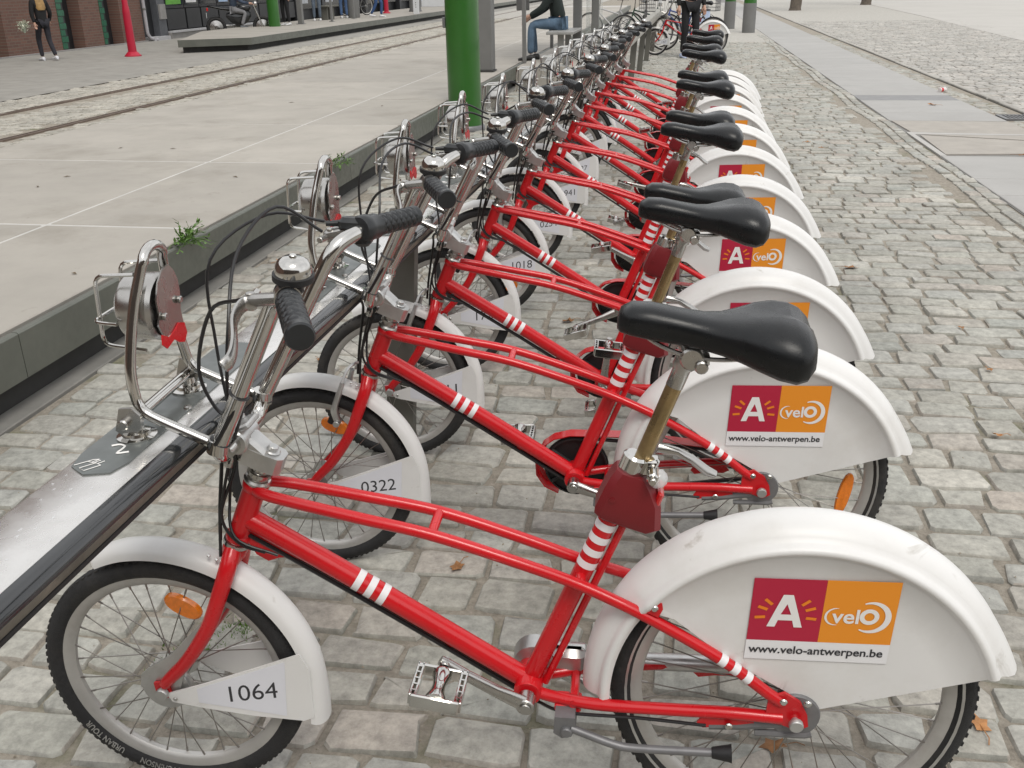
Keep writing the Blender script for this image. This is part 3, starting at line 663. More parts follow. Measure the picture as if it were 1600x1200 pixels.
def seat_clamp():
    b = MB(); o = V3((-.306, 0, .628))+POST_DIR*.095
    b.lathe([(.0165, -.018), (.0205, -.016), (.0205, .014), (.0165, .018)], o, POST_DIR, 22)
    b.box(o+V3((.026, -.004, 0)), (.022, .024, .03), [(1, 0, 0), (0, 1, 0), POST_DIR], .004)
    b.cyl(o+V3((.030, -.030, -.003)), o+V3((.030, .03, -.003)), .0055, 10); b.cyl(o+V3((.030, -.045, -.003)), o+V3((.030, -.016, -.003)), .0095, 14, .002); b.cyl(o+V3((.030, -.055, -.003)), o+V3((.030, -.045, -.003)), .006, 10, .001)
    return b
def qr_lever():
    b = MB(); o = V3((-.306, 0, .628))+POST_DIR*.095+V3((.03, .0, -.003)); rings = []
    for t, w, h in [(0, .006, .011), (.15, .008, .010), (.35, .0075, .007), (.6, .009, .007), (.85, .0105, .008), (1, .008, .006)]:
        c = o+V3((.005+.095*t, .022+.01*t, .018+.012*math.sin(math.pi*min(1, t*1.2))-.045*t)); d = nrm((.9, 0, -.43)); u = V3((.43, 0, .9))
        rings.append([c+V3((0, w*math.cos(a), 0))+u*h*math.sin(a) for a in np.linspace(0, 2*math.pi, 11)[:-1]])
    return b.loft(rings)
def seat_box():
    b = MB(); E = POST_DIR; U = nrm(np.cross((0, 1, 0), E)); U = U if U[0] > 0 else -U
    o = V3((-.306, 0, .628)); rings = []
    for t, f, r, w in [(-.006, -.020, .020, .020), (.0, -.028, .068, .027), (.012, -.031, .078, .031), (.05, -.029, .064, .031), (.072, -.026, .046, .029), (.084, -.022, .032, .025)]:
        c = o+E*t; e = .010
        P = [(f, -w+e), (f+e, -w), (r-e, -w), (r, -w+e), (r, w-e), (r-e, w), (f+e, w), (f, w-e)]
        rings.append([c+U*a+V3((0, bb_, 0)) for a, bb_ in P])
    return b.loft(rings)
def fork_mesh():
    b = MB(); b.lathe([(.015, -.03), (.021, -.024), (.021, -.006), (.0175, 0)], HB-HAX*.006, HAX, 20)
    for s in (-1, 1):
        p = spline([(-.943, s*.012, .528), (-.947, s*.032, .505), (-.962, s*.043, .461), (-.990, s*.049, .393), (-1.037, s*.051, .321), (-1.078, s*.052, .276), (-1.090, s*.052, .262)], 5); m = len(p)
        b.tube(p, [.0155-.0052*(i/(m-1))**1.3 for i in range(m)], 14)
        b.prism([(-.016, .018), (.010, .022), (.013, -.004), (.006, -.014), (-.008, -.014), (-.014, -.002)], (XF, s*.052-.003, RF), (1, 0, 0), (0, 0, 1), (0, .006, 0))
    b.tube([(-.944, -.034, .512), (-.944, .034, .512)], .014, 12)
    return b
def headset():
    b = MB(); b.lathe([(.0195, 0), (.0225, .001), (.0235, .005), (.021, .009), (.0175, .010), (.0175, .016), (.0215, .017), (.0215, .023), (.0165, .024), (.0165, .04)], HT, HAX, 22); return b
def stem():
    b = MB(); E = HAX; U = V3((E[2], 0, -E[0])); o = HT+E*.050
    poly = [(.034, -.012), (.034, .012), (.026, .020), (.0, .0225), (-.03, .0225), (-.03, -.0225), (.0, -.0225), (.026, -.020)]
    b.prism([(a-.002, c) for a, c in poly], o-E*.016, U, (0, 1, 0), E*.031)
    b.cyl(o+E*.014+U*.008, o+E*.019+U*.008, .014, 18, .002); b.cyl(o+E*.018+U*.008, o+E*.026+U*.008, .0085, 14, .001)
    c = V3((-.905, 0, .738)); b.cyl(c+V3((0, -.030, 0)), c+V3((0, .030, 0)), .021, 18, .003)
    b.box((o+c)/2+V3((.004, 0, 0)), (.05, .042, .034), [nrm(c-o), (0, 1, 0), np.cross(nrm(c-o), (0, 1, 0))], .006)
    b.box(c+V3((.004, 0, .021)), (.046, .05, .010), [nrm((.9, 0, .4)), (0, 1, 0), (-.4, 0, .9)], .003)
    for s in (-1, 1): b.cyl(c+V3((-.002, s*.017, .024)), c+V3((-.004, s*.017, .031)), .0058, 10, .001)
    return b
GE, GS = (-.675, .305, 1.030), (-.728, .190, 1.036)
def bars():
    h = [(-.679, .298, 1.030), GS, (-.765, .132, 1.022), (-.900, .094, .765), (-.907, .075, .738)]
    p = [(x, -y, z) for x, y, z in h]+[(x, y, z) for x, y, z in h[::-1]]
    return MB().tube(fillet(p, .042, 6), .0130, 14)
def grip(s):
    a, c = V3((GS[0], s*GS[1], GS[2])), V3((GE[0], s*GE[1], GE[2])); d = nrm(c-a); a = a+d*(.030 if s > 0 else .012); L = np.linalg.norm(c-a); u = nrm(np.cross(d, (0, 0, 1))); w = np.cross(d, u)
    nu, nv = 60, 40; V = []
    for i in range(nu+1):
        t = i/nu
        for k in range(nv):
            an = 2*math.pi*k/nv
            p1 = (an*5/(2*math.pi)*2+t*14) % 2; p2 = (an*5/(2*math.pi)*2-t*14) % 2
            hgt = min(abs(p1-1), abs(p2-1)); r = .0160+.0022*min(1, hgt*2.2)
            if t < .04 or t > .95: r = .0178
            V.append(a+d*(L*t)+r*(math.cos(an)*u+math.sin(an)*w))
    F = [(i*nv+k, i*nv+(k+1) % nv, (i+1)*nv+(k+1) % nv, (i+1)*nv+k) for i in range(nu) for k in range(nv)]
    b = MB(); b.add(V, F); b.lathe([(.0178, -.001), (.0185, .003), (.0185, .009), (.0165, .012), (.0, .0125)], c, d, 28); return b
def bell():
    c = V3((-.726, -.168, 1.058)); n_ = nrm((.12, -.1, 1)); b = MB()
    b.lathe([(.0245, .004), (.0245, .008), (.0235, .016), (.020, .023), (.013, .0275), (.0, .029)], c, n_, 28); b.cyl(c+n_*.027, c+n_*.032, .005, 10, .001); return b
def bell_base():
    c = V3((-.726, -.168, 1.058)); n_ = nrm((.12, -.1, 1)); b = MB()
    b.lathe([(.0, -.008), (.020, -.008), (.0275, -.003), (.0275, .005), (.0, .005)], c, n_, 28); b.lathe([(.014, -.01), (.0175, -.008), (.0175, .008), (.014, .01)], (-.735, -.173, 1.036), nrm((.053, -.115, 0)), 18); b.box((-.722, -.175, 1.046), (.02, .016, .02), None, .004); return b
def lever(s):
    b = MB(); a = V3((GS[0], s*GS[1], GS[2])); d = nrm(V3((GE[0], s*GE[1], GE[2]))-a)
    b.lathe([(.013, -.009), (.0185, -.008), (.0185, .008), (.013, .009)], a-d*.002, d, 20)
    # housing and blade
    p0 = a+V3((-.016, 0, -.001)); p1 = a+V3((-.060, -s*.012, -.008)); E = nrm(p1-p0)
    b.box((p0+p1)/2, (.062, .017, .016), [E, np.cross((0, 0, 1), E), (0, 0, 1)], .004)
    P = spline([p1+V3((.012, s*.004, 0)), p1+V3((-.004, s*.012, -.004)), a+V3((-.058, s*.045, -.018)), a+V3((-.044, s*.085, -.034)), a+V3((-.040, s*.108, -.044)), a+V3((-.046, s*.118, -.050))], 5)
    rings = []
    for i, q in enumerate(P):
        t = i/(len(P)-1); T = nrm(P[min(i+1, len(P)-1)]-P[max(i-1, 0)]); U = nrm(np.cross(T, (0, 0, 1))); W = np.cross(U, T); w, h = (.0055, .0085+.003*math.sin(t*3.14)) 
        rings.append([q+U*w*math.cos(g)+W*h*math.sin(g) for g in np.linspace(0, 2*math.pi, 11)[:-1]])
    b.loft(rings); b.cyl(p1+V3((0, -s*.012, -.002)), p1+V3((-.002, -s*.040, -.0)), .005, 10, .001); b.cyl(p1+V3((.004, 0, -.013)), p1+V3((.004, 0, .011)), .0065, 10, .001)
    return b
def shifter():
    b = MB(); a = V3(GS); d = nrm(V3(GE)-a); b.lathe([(.0135, -.016), (.0205, -.014), (.0235, -.008), (.0235, .004), (.0215, .008), (.0215, .026), (.018, .029)], a, d, 22)
    b.box(a+V3((-.020, -.004, .008)), (.042, .026, .024), [nrm((1, .2, -.1)), (0, 1, 0), (0, 0, 1)], .007); b.box(a+V3((-.004, -.002, -.020)), (.03, .026, .018), None, .006); b.tube([a+V3((-.038, -.006, .010)), a+V3((-.062, -.012, .010))], [.006, .004], 10); return b
def bracket():
    h = [(-.903, .094, .768), (-.985, .092, .803), (-1.020, .090, .820), (-1.028, .086, .875), (-1.022, .060, .96), (-1.008, .034, 1.036)]
    near = [(x, -y, z) for x, y, z in h]; far = h[::-1]
    p = fillet(near, .035, 5)[:-1]+[V3((-1.0085, -.033, 1.030))]+[V3((-1.006, -.033*math.cos(a), 1.030+.022*math.sin(a))) for a in np.linspace(.25, math.pi-.25, 9)]+[V3((-1.0085, .033, 1.030))]+fillet(far, .035, 5)[1:]
    b = MB(); b.tube(p, .0082, 12)
    for s in (-1, 1): b.tube([(-.9035, s*.094, .757), (-.8985, s*.094, .779)], .0165, 12, cap=True)
    return b
def lamp():
    b = MB(); b.lathe([(.0, .002), (.048, .002), (.053, .008), (.052, .025), (.0525, .050), (.050, .056), (.047, .056), (.045, .050), (.02, .030), (.0, .028)], (-.998, 0, .957), (-1, 0, 0), 30)
    return b
def lamp_lens(): return MB().lathe([(.0475, .048), (.043, .060), (.030, .069), (.0, .074)], (-.998, 0, .957), (-1, 0, 0), 28)
def lamp_cage():
    b = MB()
    for s in (-1, 1): b.tube(fillet([(-1.02, s*.040, 1.018), (-1.084, s*.038, 1.014), (-1.090, s*.036, .904), (-1.02, s*.040, .898)], .016, 4), .0031, 8)
    b.tube(fillet([(-1.05, -.058, .945), (-1.094, -.050, .945), (-1.094, .050, .945), (-1.05, .058, .945)], .02, 4), .0029, 8); return b
def lamp_plate():
    b = MB(); P = [(.036, .052), (.020, .066), (-.005, .062), (-.026, .046), (-.040, .020), (-.038, -.005), (-.046, -.022), (-.030, -.050), (-.008, -.046), (.010, -.060), (.030, -.066), (.044, -.048), (.040, -.02), (.048, .01), (.046, .034)]
    P = [(a*.88, c_*.92) for a, c_ in P]; b.prism(P, (-.9955, 0, .958), (0, 1, 0), (0, 0, 1), (.0025, 0, 0))
    for y, z in ((.030, .0), (-.024, -.010)): b.cyl((-.993, y, .958+z), (-.986, y, .958+z), .006, 10, .0015)
    return b
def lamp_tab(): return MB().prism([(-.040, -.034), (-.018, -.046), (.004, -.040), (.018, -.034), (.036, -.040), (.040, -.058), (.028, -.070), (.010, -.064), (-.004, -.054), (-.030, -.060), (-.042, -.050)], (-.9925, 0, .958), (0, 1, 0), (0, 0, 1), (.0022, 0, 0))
def cable_guide():
    b = MB()
    for y in (-.012, .014): b.lathe([(.0075, -.012), (.009, -.01), (.009, .01), (.0075, .012)], (-.925, y, .700), nrm((.3, 0, .95)), 12)
    b.box((-.915, 0, .70), (.02, .02, .008), None, .002); return b
def cables(v):
    b = MB(); j = lambda a: (random.random()-.5)*a
    random.seed(40+v)
    b.tube(spline([(-.795, -.180, 1.03), (-.86, -.14, 1.0+j(.03)), (-.905, -.11, .90), (-.890, -.105, .835), (-.865, -.105, .828), (-.84, -.10, .86), (-.875, -.06, .80), (-.92, -.02, .71), (-.952, -.018, .60), (-.962, -.022, .52)], 6), .0028, 8)
    b.tube(spline([(-.795, .170, 1.035), (-.85, .12, 1.075+j(.03)), (-.88, .02, 1.04), (-.87, -.07, .95), (-.885, -.075, .83), (-.915, -.014, .70), (-.95, -.020, .60), (-.925, -.024, .55), (-.88, -.026, .535)], 6), .0028, 8)
    b.tube(spline([(-.80, .200, 1.045), (-.87, .13, 1.09+j(.04)), (-.935, .04, 1.02), (-.94, .03, .88), (-.925, .014, .72), (-.945, .01, .62), (-.93, -.024, .56), (-.86, -.022, .528)], 6), .0026, 8)
    b.tube(spline([(-.765, -.135, 1.005), (-.83, -.115, .885), (-.895, -.110, .78), (-.93, -.06, .745), (-.945, .0, .70), (-.965, .01, .60), (-.975, .012, .53)], 6), .0034, 8)
    dn = [p+V3((-.006, -.006, -.026)) for p in DT[3:]]; b.tube(dn, .0042, 8); b.tube([p+V3((0, .011, -.002)) for p in dn], .0038, 8)
    b.tube(spline([dn[-1], dn[-1]+V3((.03, 0, -.02)), (-.37, -.055, .268), (-.25, -.06, .272), (-.14, -.066, .272)], 5), .003, 8)
    for q in ((-.896, -.094, .775), (-.85, -.108, .86), (-.90, .094, .765)): b.lathe([(.0150, -.0015), (.0165, 0), (.0150, .0015)], q, nrm((.135, 0, .25)), 14)
    return b
def crank_arm(s):
    """crank along +x, origin at the bottom bracket"""
    b = MB(); rings = []
    for t, w, y in [(-.006, .015, .058), (.02, .0145, .064), (.06, .0115, .072), (.12, .010, .080), (.158, .0105, .083), (.170, .008, .083)]:
        rings.append([(t, s*(y+.0085*math.cos(a)*(1.0)), w*math.sin(a)) for a in np.linspace(0, 2*math.pi, 13)[:-1]])
    b.loft(rings); b.cyl((0, s*.04, 0), (0, s*.070, 0), .016, 18, .002); b.cyl((0, s*.070, 0), (0, s*.0735, 0), .0095, 14, .001); b.cyl((.160, s*.075, 0), (.160, s*.095, 0), .009, 12, .001); return b
def pedal(s):
    b = MB(); b.lathe([(.007, 0), (.015, .01), (.016, .016), (.011, .034), (.0105, .045), (.013, .060), (.018, .074), (.018, .080), (.0, .081)], (0, s*.010, 0), (0, s, 0), 18)
    def bar(x): b.box((x, s*.052, 0), (.0045, .078, .021), None, .001)
    bar(-.040); bar(.040); bar(-.032); bar(.032); b.box((0, s*.018, 0), (.084, .005, .021), None, .001); b.box((0, s*.0925, 0), (.078, .006, .026), None, .002)
    for k in range(5):
        for x in (-.036, .036): b.box((x, s*(.024+.014*k), .0), (.009, .003, .022))
    return b
def kickstand():
    b = MB(); b.prism([(-.018, .012), (.016, .012), (.018, -.008), (.010, -.028), (-.006, -.032), (-.020, -.022)], (-.372, -.075, .262), (1, 0, 0), (0, 0, 1), (0, .028, 0))
    b.cyl((-.370, -.082, .246), (-.370, -.066, .246), .010, 14, .002)
    b.tube(spline([(-.362, -.072, .250), (-.335, -.076, .243), (-.29, -.080, .230), (-.25, -.082, .227), (-.13, -.088, .236), (-.118, -.089, .237)], 5), .0072, 12); return b
def kick_tip(): return MB().lathe([(.0085, 0), (.0095, .002), (.014, .028), (.0155, .032), (.0, .033)], (-.130, -.088, .236), nrm((.99, -.03, .06)), 14)
def shaft_drive():
    b = MB(); b.lathe([(.020, -.022), (.038, -.018), (.040, .016), (.034, .022), (.0, .022)], (-.435, .056, .288), (0, 1, 0), 24)
    b.tube(spline([(-.42, .058, .290), (-.37, .060, .292), (-.34, .061, .291), (-.30, .062, .290), (-.06, .064, .296)], 4), [.030]*4+[.027]*4+[.017]*4+[.0155]*5, 16)
    b.lathe([(.018, -.018), (.034, -.014), (.036, .014), (.02, .02), (.0, .02)], (-.01, .062, .30), (0, 1, 0), 22); b.box((-.375, .045, .300), (.07, .03, .05), None, .012); return b
GUARD = [(-.485, .205), (-.520, .222), (-.541, .255), (-.543, .292), (-.525, .335), (-.497, .357), (-.455, .369), (-.32, .371), (-.12, .352), (-.035, .342)]
def chain_guard():
    b = MB(); P = [V3((x, 0, z)) for x, z in GUARD]; inn = []
    c = V3((-.44, 0, .285))
    for i, p in enumerate(P):
        T = nrm(P[min(i+1, len(P)-1)]-P[max(i-1, 0)]); N_ = V3((T[2], 0, -T[0])); inn.append(p+N_*.013)
    V = []
    for p, q in zip(P, inn): V += [p+V3((0, .040, 0)), p+V3((0, .078, 0)), q+V3((0, .080, 0)), q+V3((0, .077, 0)), p-(p-q)*.2+V3((0, .074, 0)), p-(p-q)*.2+V3((0, .041, 0))]
    n = len(P); F = [(i*6+k, (i+1)*6+k, (i+1)*6+(k+1) % 6, i*6+(k+1) % 6) for i in range(n-1) for k in range(6)]; F += [tuple(range(6)), tuple((n-1)*6+k for k in range(5, -1, -1))]
    return b.add(V, F)
def chain_disc():
    b = MB(); b.lathe([(.0, -.002), (.080, -.002), (.082, 0), (.080, .002), (.0, .002)], (BB[0], .050, BB[2]), (0, 1, 0), 36); b.lathe([(.074, -.006), (.078, -.006), (.078, .0), (.074, .0)], (BB[0], .046, BB[2]), (0, 1, 0), 36, closed=True)
    for k in range(5): 
        a = 2*math.pi*k/5; b.tube([(BB[0], .044, BB[2]), (BB[0]+.076*math.cos(a), .044, BB[2]+.076*math.sin(a))], .006, 6)
    b.tube([(BB[0]+.02, .052, BB[2]+.076), (0, .052, RR+.034)], .0045, 6); b.tube([(BB[0]+.02, .052, BB[2]-.076), (0, .052, RR-.034)], .0045, 6); b.lathe([(.0, -.003), (.036, -.003), (.036, .003), (.0, .003)], (0, .052, RR), (0, 1, 0), 20); return b
def rear_brake():
    b = MB(); b.lathe([(.010, -.004), (.040, -.004), (.042, 0), (.040, .010), (.010, .010)], (0, -.058, RR), (0, 1, 0), 28)
    b.tube([(-.02, -.056, .285), (-.09, -.058, .272), (-.135, -.06, .268)], [.012, .009, .007], 8); b.tube([(-.06, -.06, .26), (.02, -.06, .262), (.03, -.06, .266)], .006, 8); return b
def roller_brake():
    b = MB(); b.lathe([(.012, -.006), (.045, -.006), (.047, -.002), (.045, .010), (.012, .010)], (XF, -.038, RF), (0, 1, 0), 32)
    b.prism([(-.040, .030), (-.046, .004), (-.030, -.022), (.02, -.02), (.045, .045), (.108, .150), (.098, .160), (.02, .075), (-.02, .048)], (XF, -.048, RF), (1, 0, 0), (0, 0, 1), (0, .006, 0))
    return b
def v_brake():
    b = MB()
    for s in (-1, 1): b.tube(spline([(-1.018, s*.044, .425), (-1.022, s*.050, .46), (-1.008, s*.050, .50), (-.998, s*.044, .528)], 4), [.010]*5+[.0075]*4+[.006]*4, 8); b.cyl((-1.018, s*.038, .425), (-1.018, s*.064, .425), .008, 10, .001)
    b.tube(spline([(-.998, -.052, .530), (-.985, -.03, .560), (-.97, .0, .565), (-.99, .046, .53)], 4), .0035, 6); return b
def v_pads(s):
    b = MB()
    b.box((-1.035, s*.024, .432), (.016, .012, .05), [nrm((.9, 0, -.4)), (0, 1, 0), nrm((.4, 0, .9))], .003)
    return b
BOLTS = [((-.233, -.055, .492), 0), ((-.022, -.071, .338), 0), ((.016, -.072, .338), 0), ((-.104, -.068, .278), 0), ((-.985, -.020, .517), 1), ((-.972, -.020, .510), 1), ((-1.070, -.058, .238), 2)]
def bolt(t):
    b = MB()
    if t == 0: b.cyl((0, 0, 0), (0, -.006, 0), .0065, 12, .002)
    elif t == 1: b.cyl((0, 0, 0), (.003, -.004, .004), .003, 8, .001)
    else: b.cyl((0, 0, 0), (0, -.004, 0), .004, 8, .001)
    return b
def tail_lamp(): return MB().lathe([(.0, -.006), (.014, -.006), (.016, 0), (.014, .010), (.008, .016), (.0, .018)], (-.238, -.012, .700), nrm((1, -.2, .1)), 16)
def tail_reflector(): return MB().box((-.236, 0, .660), (.010, .05, .042), [nrm((.94, 0, -.33)), (0, 1, 0), nrm((.33, 0, .94))], .003)
def tyre_text(t, a_mid, R=RF, rr=.0105):
    V, F = text_geo(t, True); V = V.copy(); V[:, 0] -= V[:, 0].mean(); k = rr/.7; mb = MB(); P = []
    for x, y in V:
        r = R-.030+y*k; a = a_mid-x*k*.95/(R-.025); q = (r-(R-.0195))/.0195; dy = .021*math.sqrt(max(0, 1-q*q))+.0006
        P.append((r*math.cos(a), -dy, r*math.sin(a)))
    return mb.add(P, F)

SADDLE_DZ = [0, -.008, -.093, -.026, -.070, -.020, -.042, .015, .005, .024, -.03, .01]
NUMBERS = ['1064', '0322', '0111', '1722', '1018', '0254', '0941', '0827', '1153', '0416', '0608', '0975']
CRANK_A = [144, -12, 84, 200, 150, 20, 165, 40, 130, 10, 95, 150]
ORD = ['nearest', 'second', 'third', 'fourth', 'fifth', 'sixth', 'seventh', 'eighth', 'ninth', 'tenth', 'eleventh', 'twelfth and farthest']
def make_bike(k, loc, rz, label, number, shaft=False, gusset=False, sdz=0.0, ca=150, simple=False, group='red hire bicycles docked along the rail'):
    rng = random.Random(100+k)
    B = thing('hire_bicycle', label, 'bicycle', loc, rz, group)
    fr = part('frame', ('frame', gusset), lambda: frame_mesh(gusset), M_RED, B)
    for i, t in enumerate((.395, .437, .480)): part('stripe', ('dtb', i), lambda t=t: band(DT, t, t+.022, .0192), M_STRIPE, fr)
    for i, t in enumerate((.715, .785, .855, .925)): part('stripe', ('stb', i), lambda t=t: band(ST, t, t+.036, .0171), M_STRIPE, fr)
    for s in (-1, 1):
        for i, t in enumerate((.862, .888, .914)): part('stripe', ('ssb', i, s), lambda t=t, s=s: band(LAT[s], t, t+.013, .0104, 12), M_STRIPE, fr)
    for p_, t_ in BOLTS: part('bolt', ('bolt', t_), lambda t_=t_: bolt(t_), M_CHROME, fr, loc=p_)
    # wheels
    for nm, R, c, w in (('front_wheel', RF, (XF, 0, RF), .060), ('rear_wheel', RR, (0, 0, RR), .082)):
        W = part(nm, (nm,), lambda: rim_mesh(R), M_RIM, B, loc=c)
        part('tyre', (nm, 't'), lambda: tyre_mesh(R), M_TYRE, W)
        part('tread', (nm, 'tr'), lambda: tread_mesh(R), M_TYRE, W, smooth=0)
        so = part('spokes', (nm, 's'), lambda: spokes_mesh(R, 32 if R == RF else 36), M_SPOKE, W); so['kind'] = 'stuff'; so.rotation_euler = (0, rng.random()*.4, 0)
        part('hub', (nm, 'h'), lambda: hub_mesh(w, .024 if R == RF else .030, .014 if R == RF else .026), M_ALU, W)
        if R == RF: a = rad(76) if k == 0 else rng.uniform(0, 6.28)
        else: a = rad(-10) if k == 1 else (rad(285) if k == 0 else rng.uniform(0, 6.28))
        rr = R-.062-.03; part('reflector', ('refl', nm), lambda: reflector_mesh(.036, .019) if R == RF else reflector_mesh(.057, .015), M_ORANGE, W, loc=(rr*math.cos(a), -.004, rr*math.sin(a)), rot=(0, -a+math.pi/2+(.0 if k else .28), 0))
        if k == 0 and R == RF:
            part('tyre_lettering', None, tyre_text('HUTCHINSON', rad(256)), M_ALU, W, 0); part('tyre_lettering', None, tyre_text('URBAN TOUR', rad(224)), M_ALU, W, 0)
        if R == RR:
            for s in (-1, 1): part('reflective_band', ('rb', s), lambda s=s: MB().lathe([(R-.0265, s*.0205), (R-.0225, s*.0213)], (0, 0, 0), (0, 1, 0), 64) if False else band_ring(R, s), M_ALU, W)
    # mudguards
    ff = part('front_mudguard', ('ff',), front_fender_mesh, M_WHITE, B)
    for s in (-1, 1): part('side_panel', ('ffp', s), lambda s=s: fpanel(s, WEDGE), M_WHITE, ff)
    part('number_film', ('film',), lambda: fpanel(-1, FILM, .0006, .0022), M_PANEL, ff)
    U = nrm((.234, .022, .028)); 
    part('number', ('num', number), lambda: text_flat(number, V3((-.973, -.0482, .2300)), U, (0, 0, 1), width=.088), M_INK, ff, 0)
    rf = part('rear_mudguard', ('rf',), rear_fender_mesh, M_WHITE, B, smooth=60)
    part('sticker_red_field', ('s1',), lambda: quad_on(0, .109, 0, .1155, 0), M_STK_RED, rf, 0); part('sticker_orange_field', ('s2',), lambda: quad_on(.1092, .2185, 0, .1155, 0), M_STK_OR, rf, 0)
    part('sticker_white_strip', ('s3',), lambda: quad_on(0, .2185, -.0365, -.0002, 0), M_STK_W, rf, 0)
    part('sticker_letter', ('s4',), letter_a, M_INKW, rf, 0); [part('sticker_ray', ('s5', q), lambda q=q: ray(q), M_INKO, rf, 0) for q in (158, 136, 186, 22, 44, -6)]; part('sticker_word', ('s6',), velo, M_INKW, rf, 0); part('sticker_web_address', ('s7',), url, M_INK, rf, 0)
    # seat
    off = V3(POST_DIR)*(sdz/POST_DIR[2])
    sp = part('seat_post', ('sp', round(sdz, 3)), lambda: seat_post(sdz), M_POST, B, loc=off); part('seat_post_top', ('spt',), post_top, M_STEEL, sp)
    sa = part('saddle', ('sa',), saddle_mesh, M_SADDLE, B, smooth=60, loc=off); part('saddle_rails', ('sr',), saddle_rails, M_STEEL, sa)
    sb = part('seat_tube_housing', ('sb',), seat_box, M_REDP, B, smooth=30); part('tail_lamp', ('tl',), tail_lamp, M_LENS, sb); part('tail_reflector', ('trf',), tail_reflector, M_REDLENS, sb)
    part('housing_screw', ('hs',), lambda: MB().cyl((-.305, -.0315, .668), (-.305, -.033, .668), .0045, 10), M_REDP, sb)
    sc_ = part('seat_clamp', ('sc',), seat_clamp, M_CHROME, B); part('clamp_lever', ('ql',), qr_lever, M_STEEL, sc_)
    # steering
    fk = part('fork', ('fork',), fork_mesh, M_RED, B); part('headset', ('hset',), headset, M_STEEL, B); part('headset', ('hset2',), lambda: MB().lathe([(.0195, -.010), (.0235, -.008), (.0235, -.001), (.0205, .0)], HB, HAX, 22), M_STEEL, B); part('stem', ('stem',), stem, M_ALU, B, smooth=30)
    hb = part('handlebar', ('bars',), bars, M_CHROME, B)
    for s in (-1, 1): part('grip', ('grip', s), lambda s=s: grip(s), M_GRIP, hb, smooth=25); part('brake_lever', ('lev', s), lambda s=s: lever(s), M_STEEL, hb)
    be = part('bell', ('bell',), bell, M_CHROME, B); part('bell_base', ('bb',), bell_base, M_BLACK, be); part('gear_shifter', ('sh',), shifter, M_GRIP, hb)
    part('cables', ('cab', k % 4), lambda: cables(k % 4), M_CABLE, B); part('cable_guide', ('cg',), cable_guide, M_STEEL, hb)
    br = part('lamp_bracket', ('br',), bracket, M_CHROME, B)
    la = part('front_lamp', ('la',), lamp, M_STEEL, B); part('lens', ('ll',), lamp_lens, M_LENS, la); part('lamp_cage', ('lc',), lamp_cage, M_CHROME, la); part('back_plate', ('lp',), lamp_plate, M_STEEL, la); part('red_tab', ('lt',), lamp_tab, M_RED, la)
    # drive
    for s in (-1, 1):
        a = rad(ca if s < 0 else ca+180)
        c = part('crank', ('crank', s), lambda s=s: crank_arm(s), M_STEEL, B, loc=tuple(BB), rot=(0, -a, 0))
        tilt = rng.uniform(-.5, .5) if k else .15
        part('pedal', ('pedal', s), lambda s=s: pedal(s), M_CHROME, c, loc=(.160, s*.088, 0), rot=(0, a+tilt, 0))
    if shaft: part('shaft_housing', ('shaft',), shaft_drive, M_ALU, B); part('roller_brake', ('rb',), roller_brake, M_ALU, B)
    else:
        part('chain_guard', ('cg2',), chain_guard, M_RED, B); part('chain_ring', ('cd',), chain_disc, M_BLACK, B)
    if not shaft:
        vb = part('front_brake', ('vb',), v_brake, M_ALU, B); [part('brake_pad', ('vp', s), lambda s=s: v_pads(s), M_BLACK, vb) for s in (-1, 1)]
    part('rear_brake', ('rbr',), rear_brake, M_GREY, B)
    ks = part('kickstand', ('ks',), kickstand, M_GREY, B); part('rubber_foot', ('kt',), kick_tip, M_BLACK, ks)
    return B
def band_ring(R, s):
    b = MB(); pr = []
    for a in (105, 118):
        a = rad(a); pr.append((R-.0195+.0200*math.cos(a), s*.0215*math.sin(a)))
    n = 72; V = []
    for k in range(n):
        t = 2*math.pi*k/n
        for r, y in pr: V.append((r*math.cos(t), y, r*math.sin(t)))
    return b.add(V, [(2*k, 2*((k+1) % n), 2*((k+1) % n)+1, 2*k+1) for k in range(n)])
BIKE_AT = [(0, 0, .0402), (.002, .766, .042), (.025, 1.385, .047), (.03, 2.095, .036), (.055, 2.79, .038), (.072, 3.58, .034), (.085, 4.36, .039), (.085, 5.16, .04), (.09, 5.93, .035), (.115, 6.65, .045), (.14, 7.28, .04), (.175, 7.83, .04)]
ROWSLOPE, BIKE_RZ = 0.015, 0.0402
LOOK = ['nearest of the row, its mudguard panel numbered 1064', 'second in the row, panel numbered 0322', 'third in the row, lowest saddle, number ending 111', 'fourth in the row, its number half hidden', 'fifth in the row, panel numbered 1018', 'sixth in the row, just behind the one numbered 1018', 'seventh in the row, panel numbered 0941', 'eighth bicycle from the near end of the row', 'ninth bicycle from the near end of the row', 'tenth bicycle from the near end of the row', 'last but one of the row', 'last at the far end of the row']
for k in range(12):
    rg = random.Random(k)
    make_bike(k, (BIKE_AT[k][0], BIKE_AT[k][1], 0), BIKE_AT[k][2], 'red hire bicycle with white mudguards, '+LOOK[k], NUMBERS[k], shaft=(k == 0), gusset=k in (0, 4, 5), sdz=SADDLE_DZ[k], ca=CRANK_A[k]).rotation_euler[0] = rg.uniform(-.016, .016) if k > 1 else 0
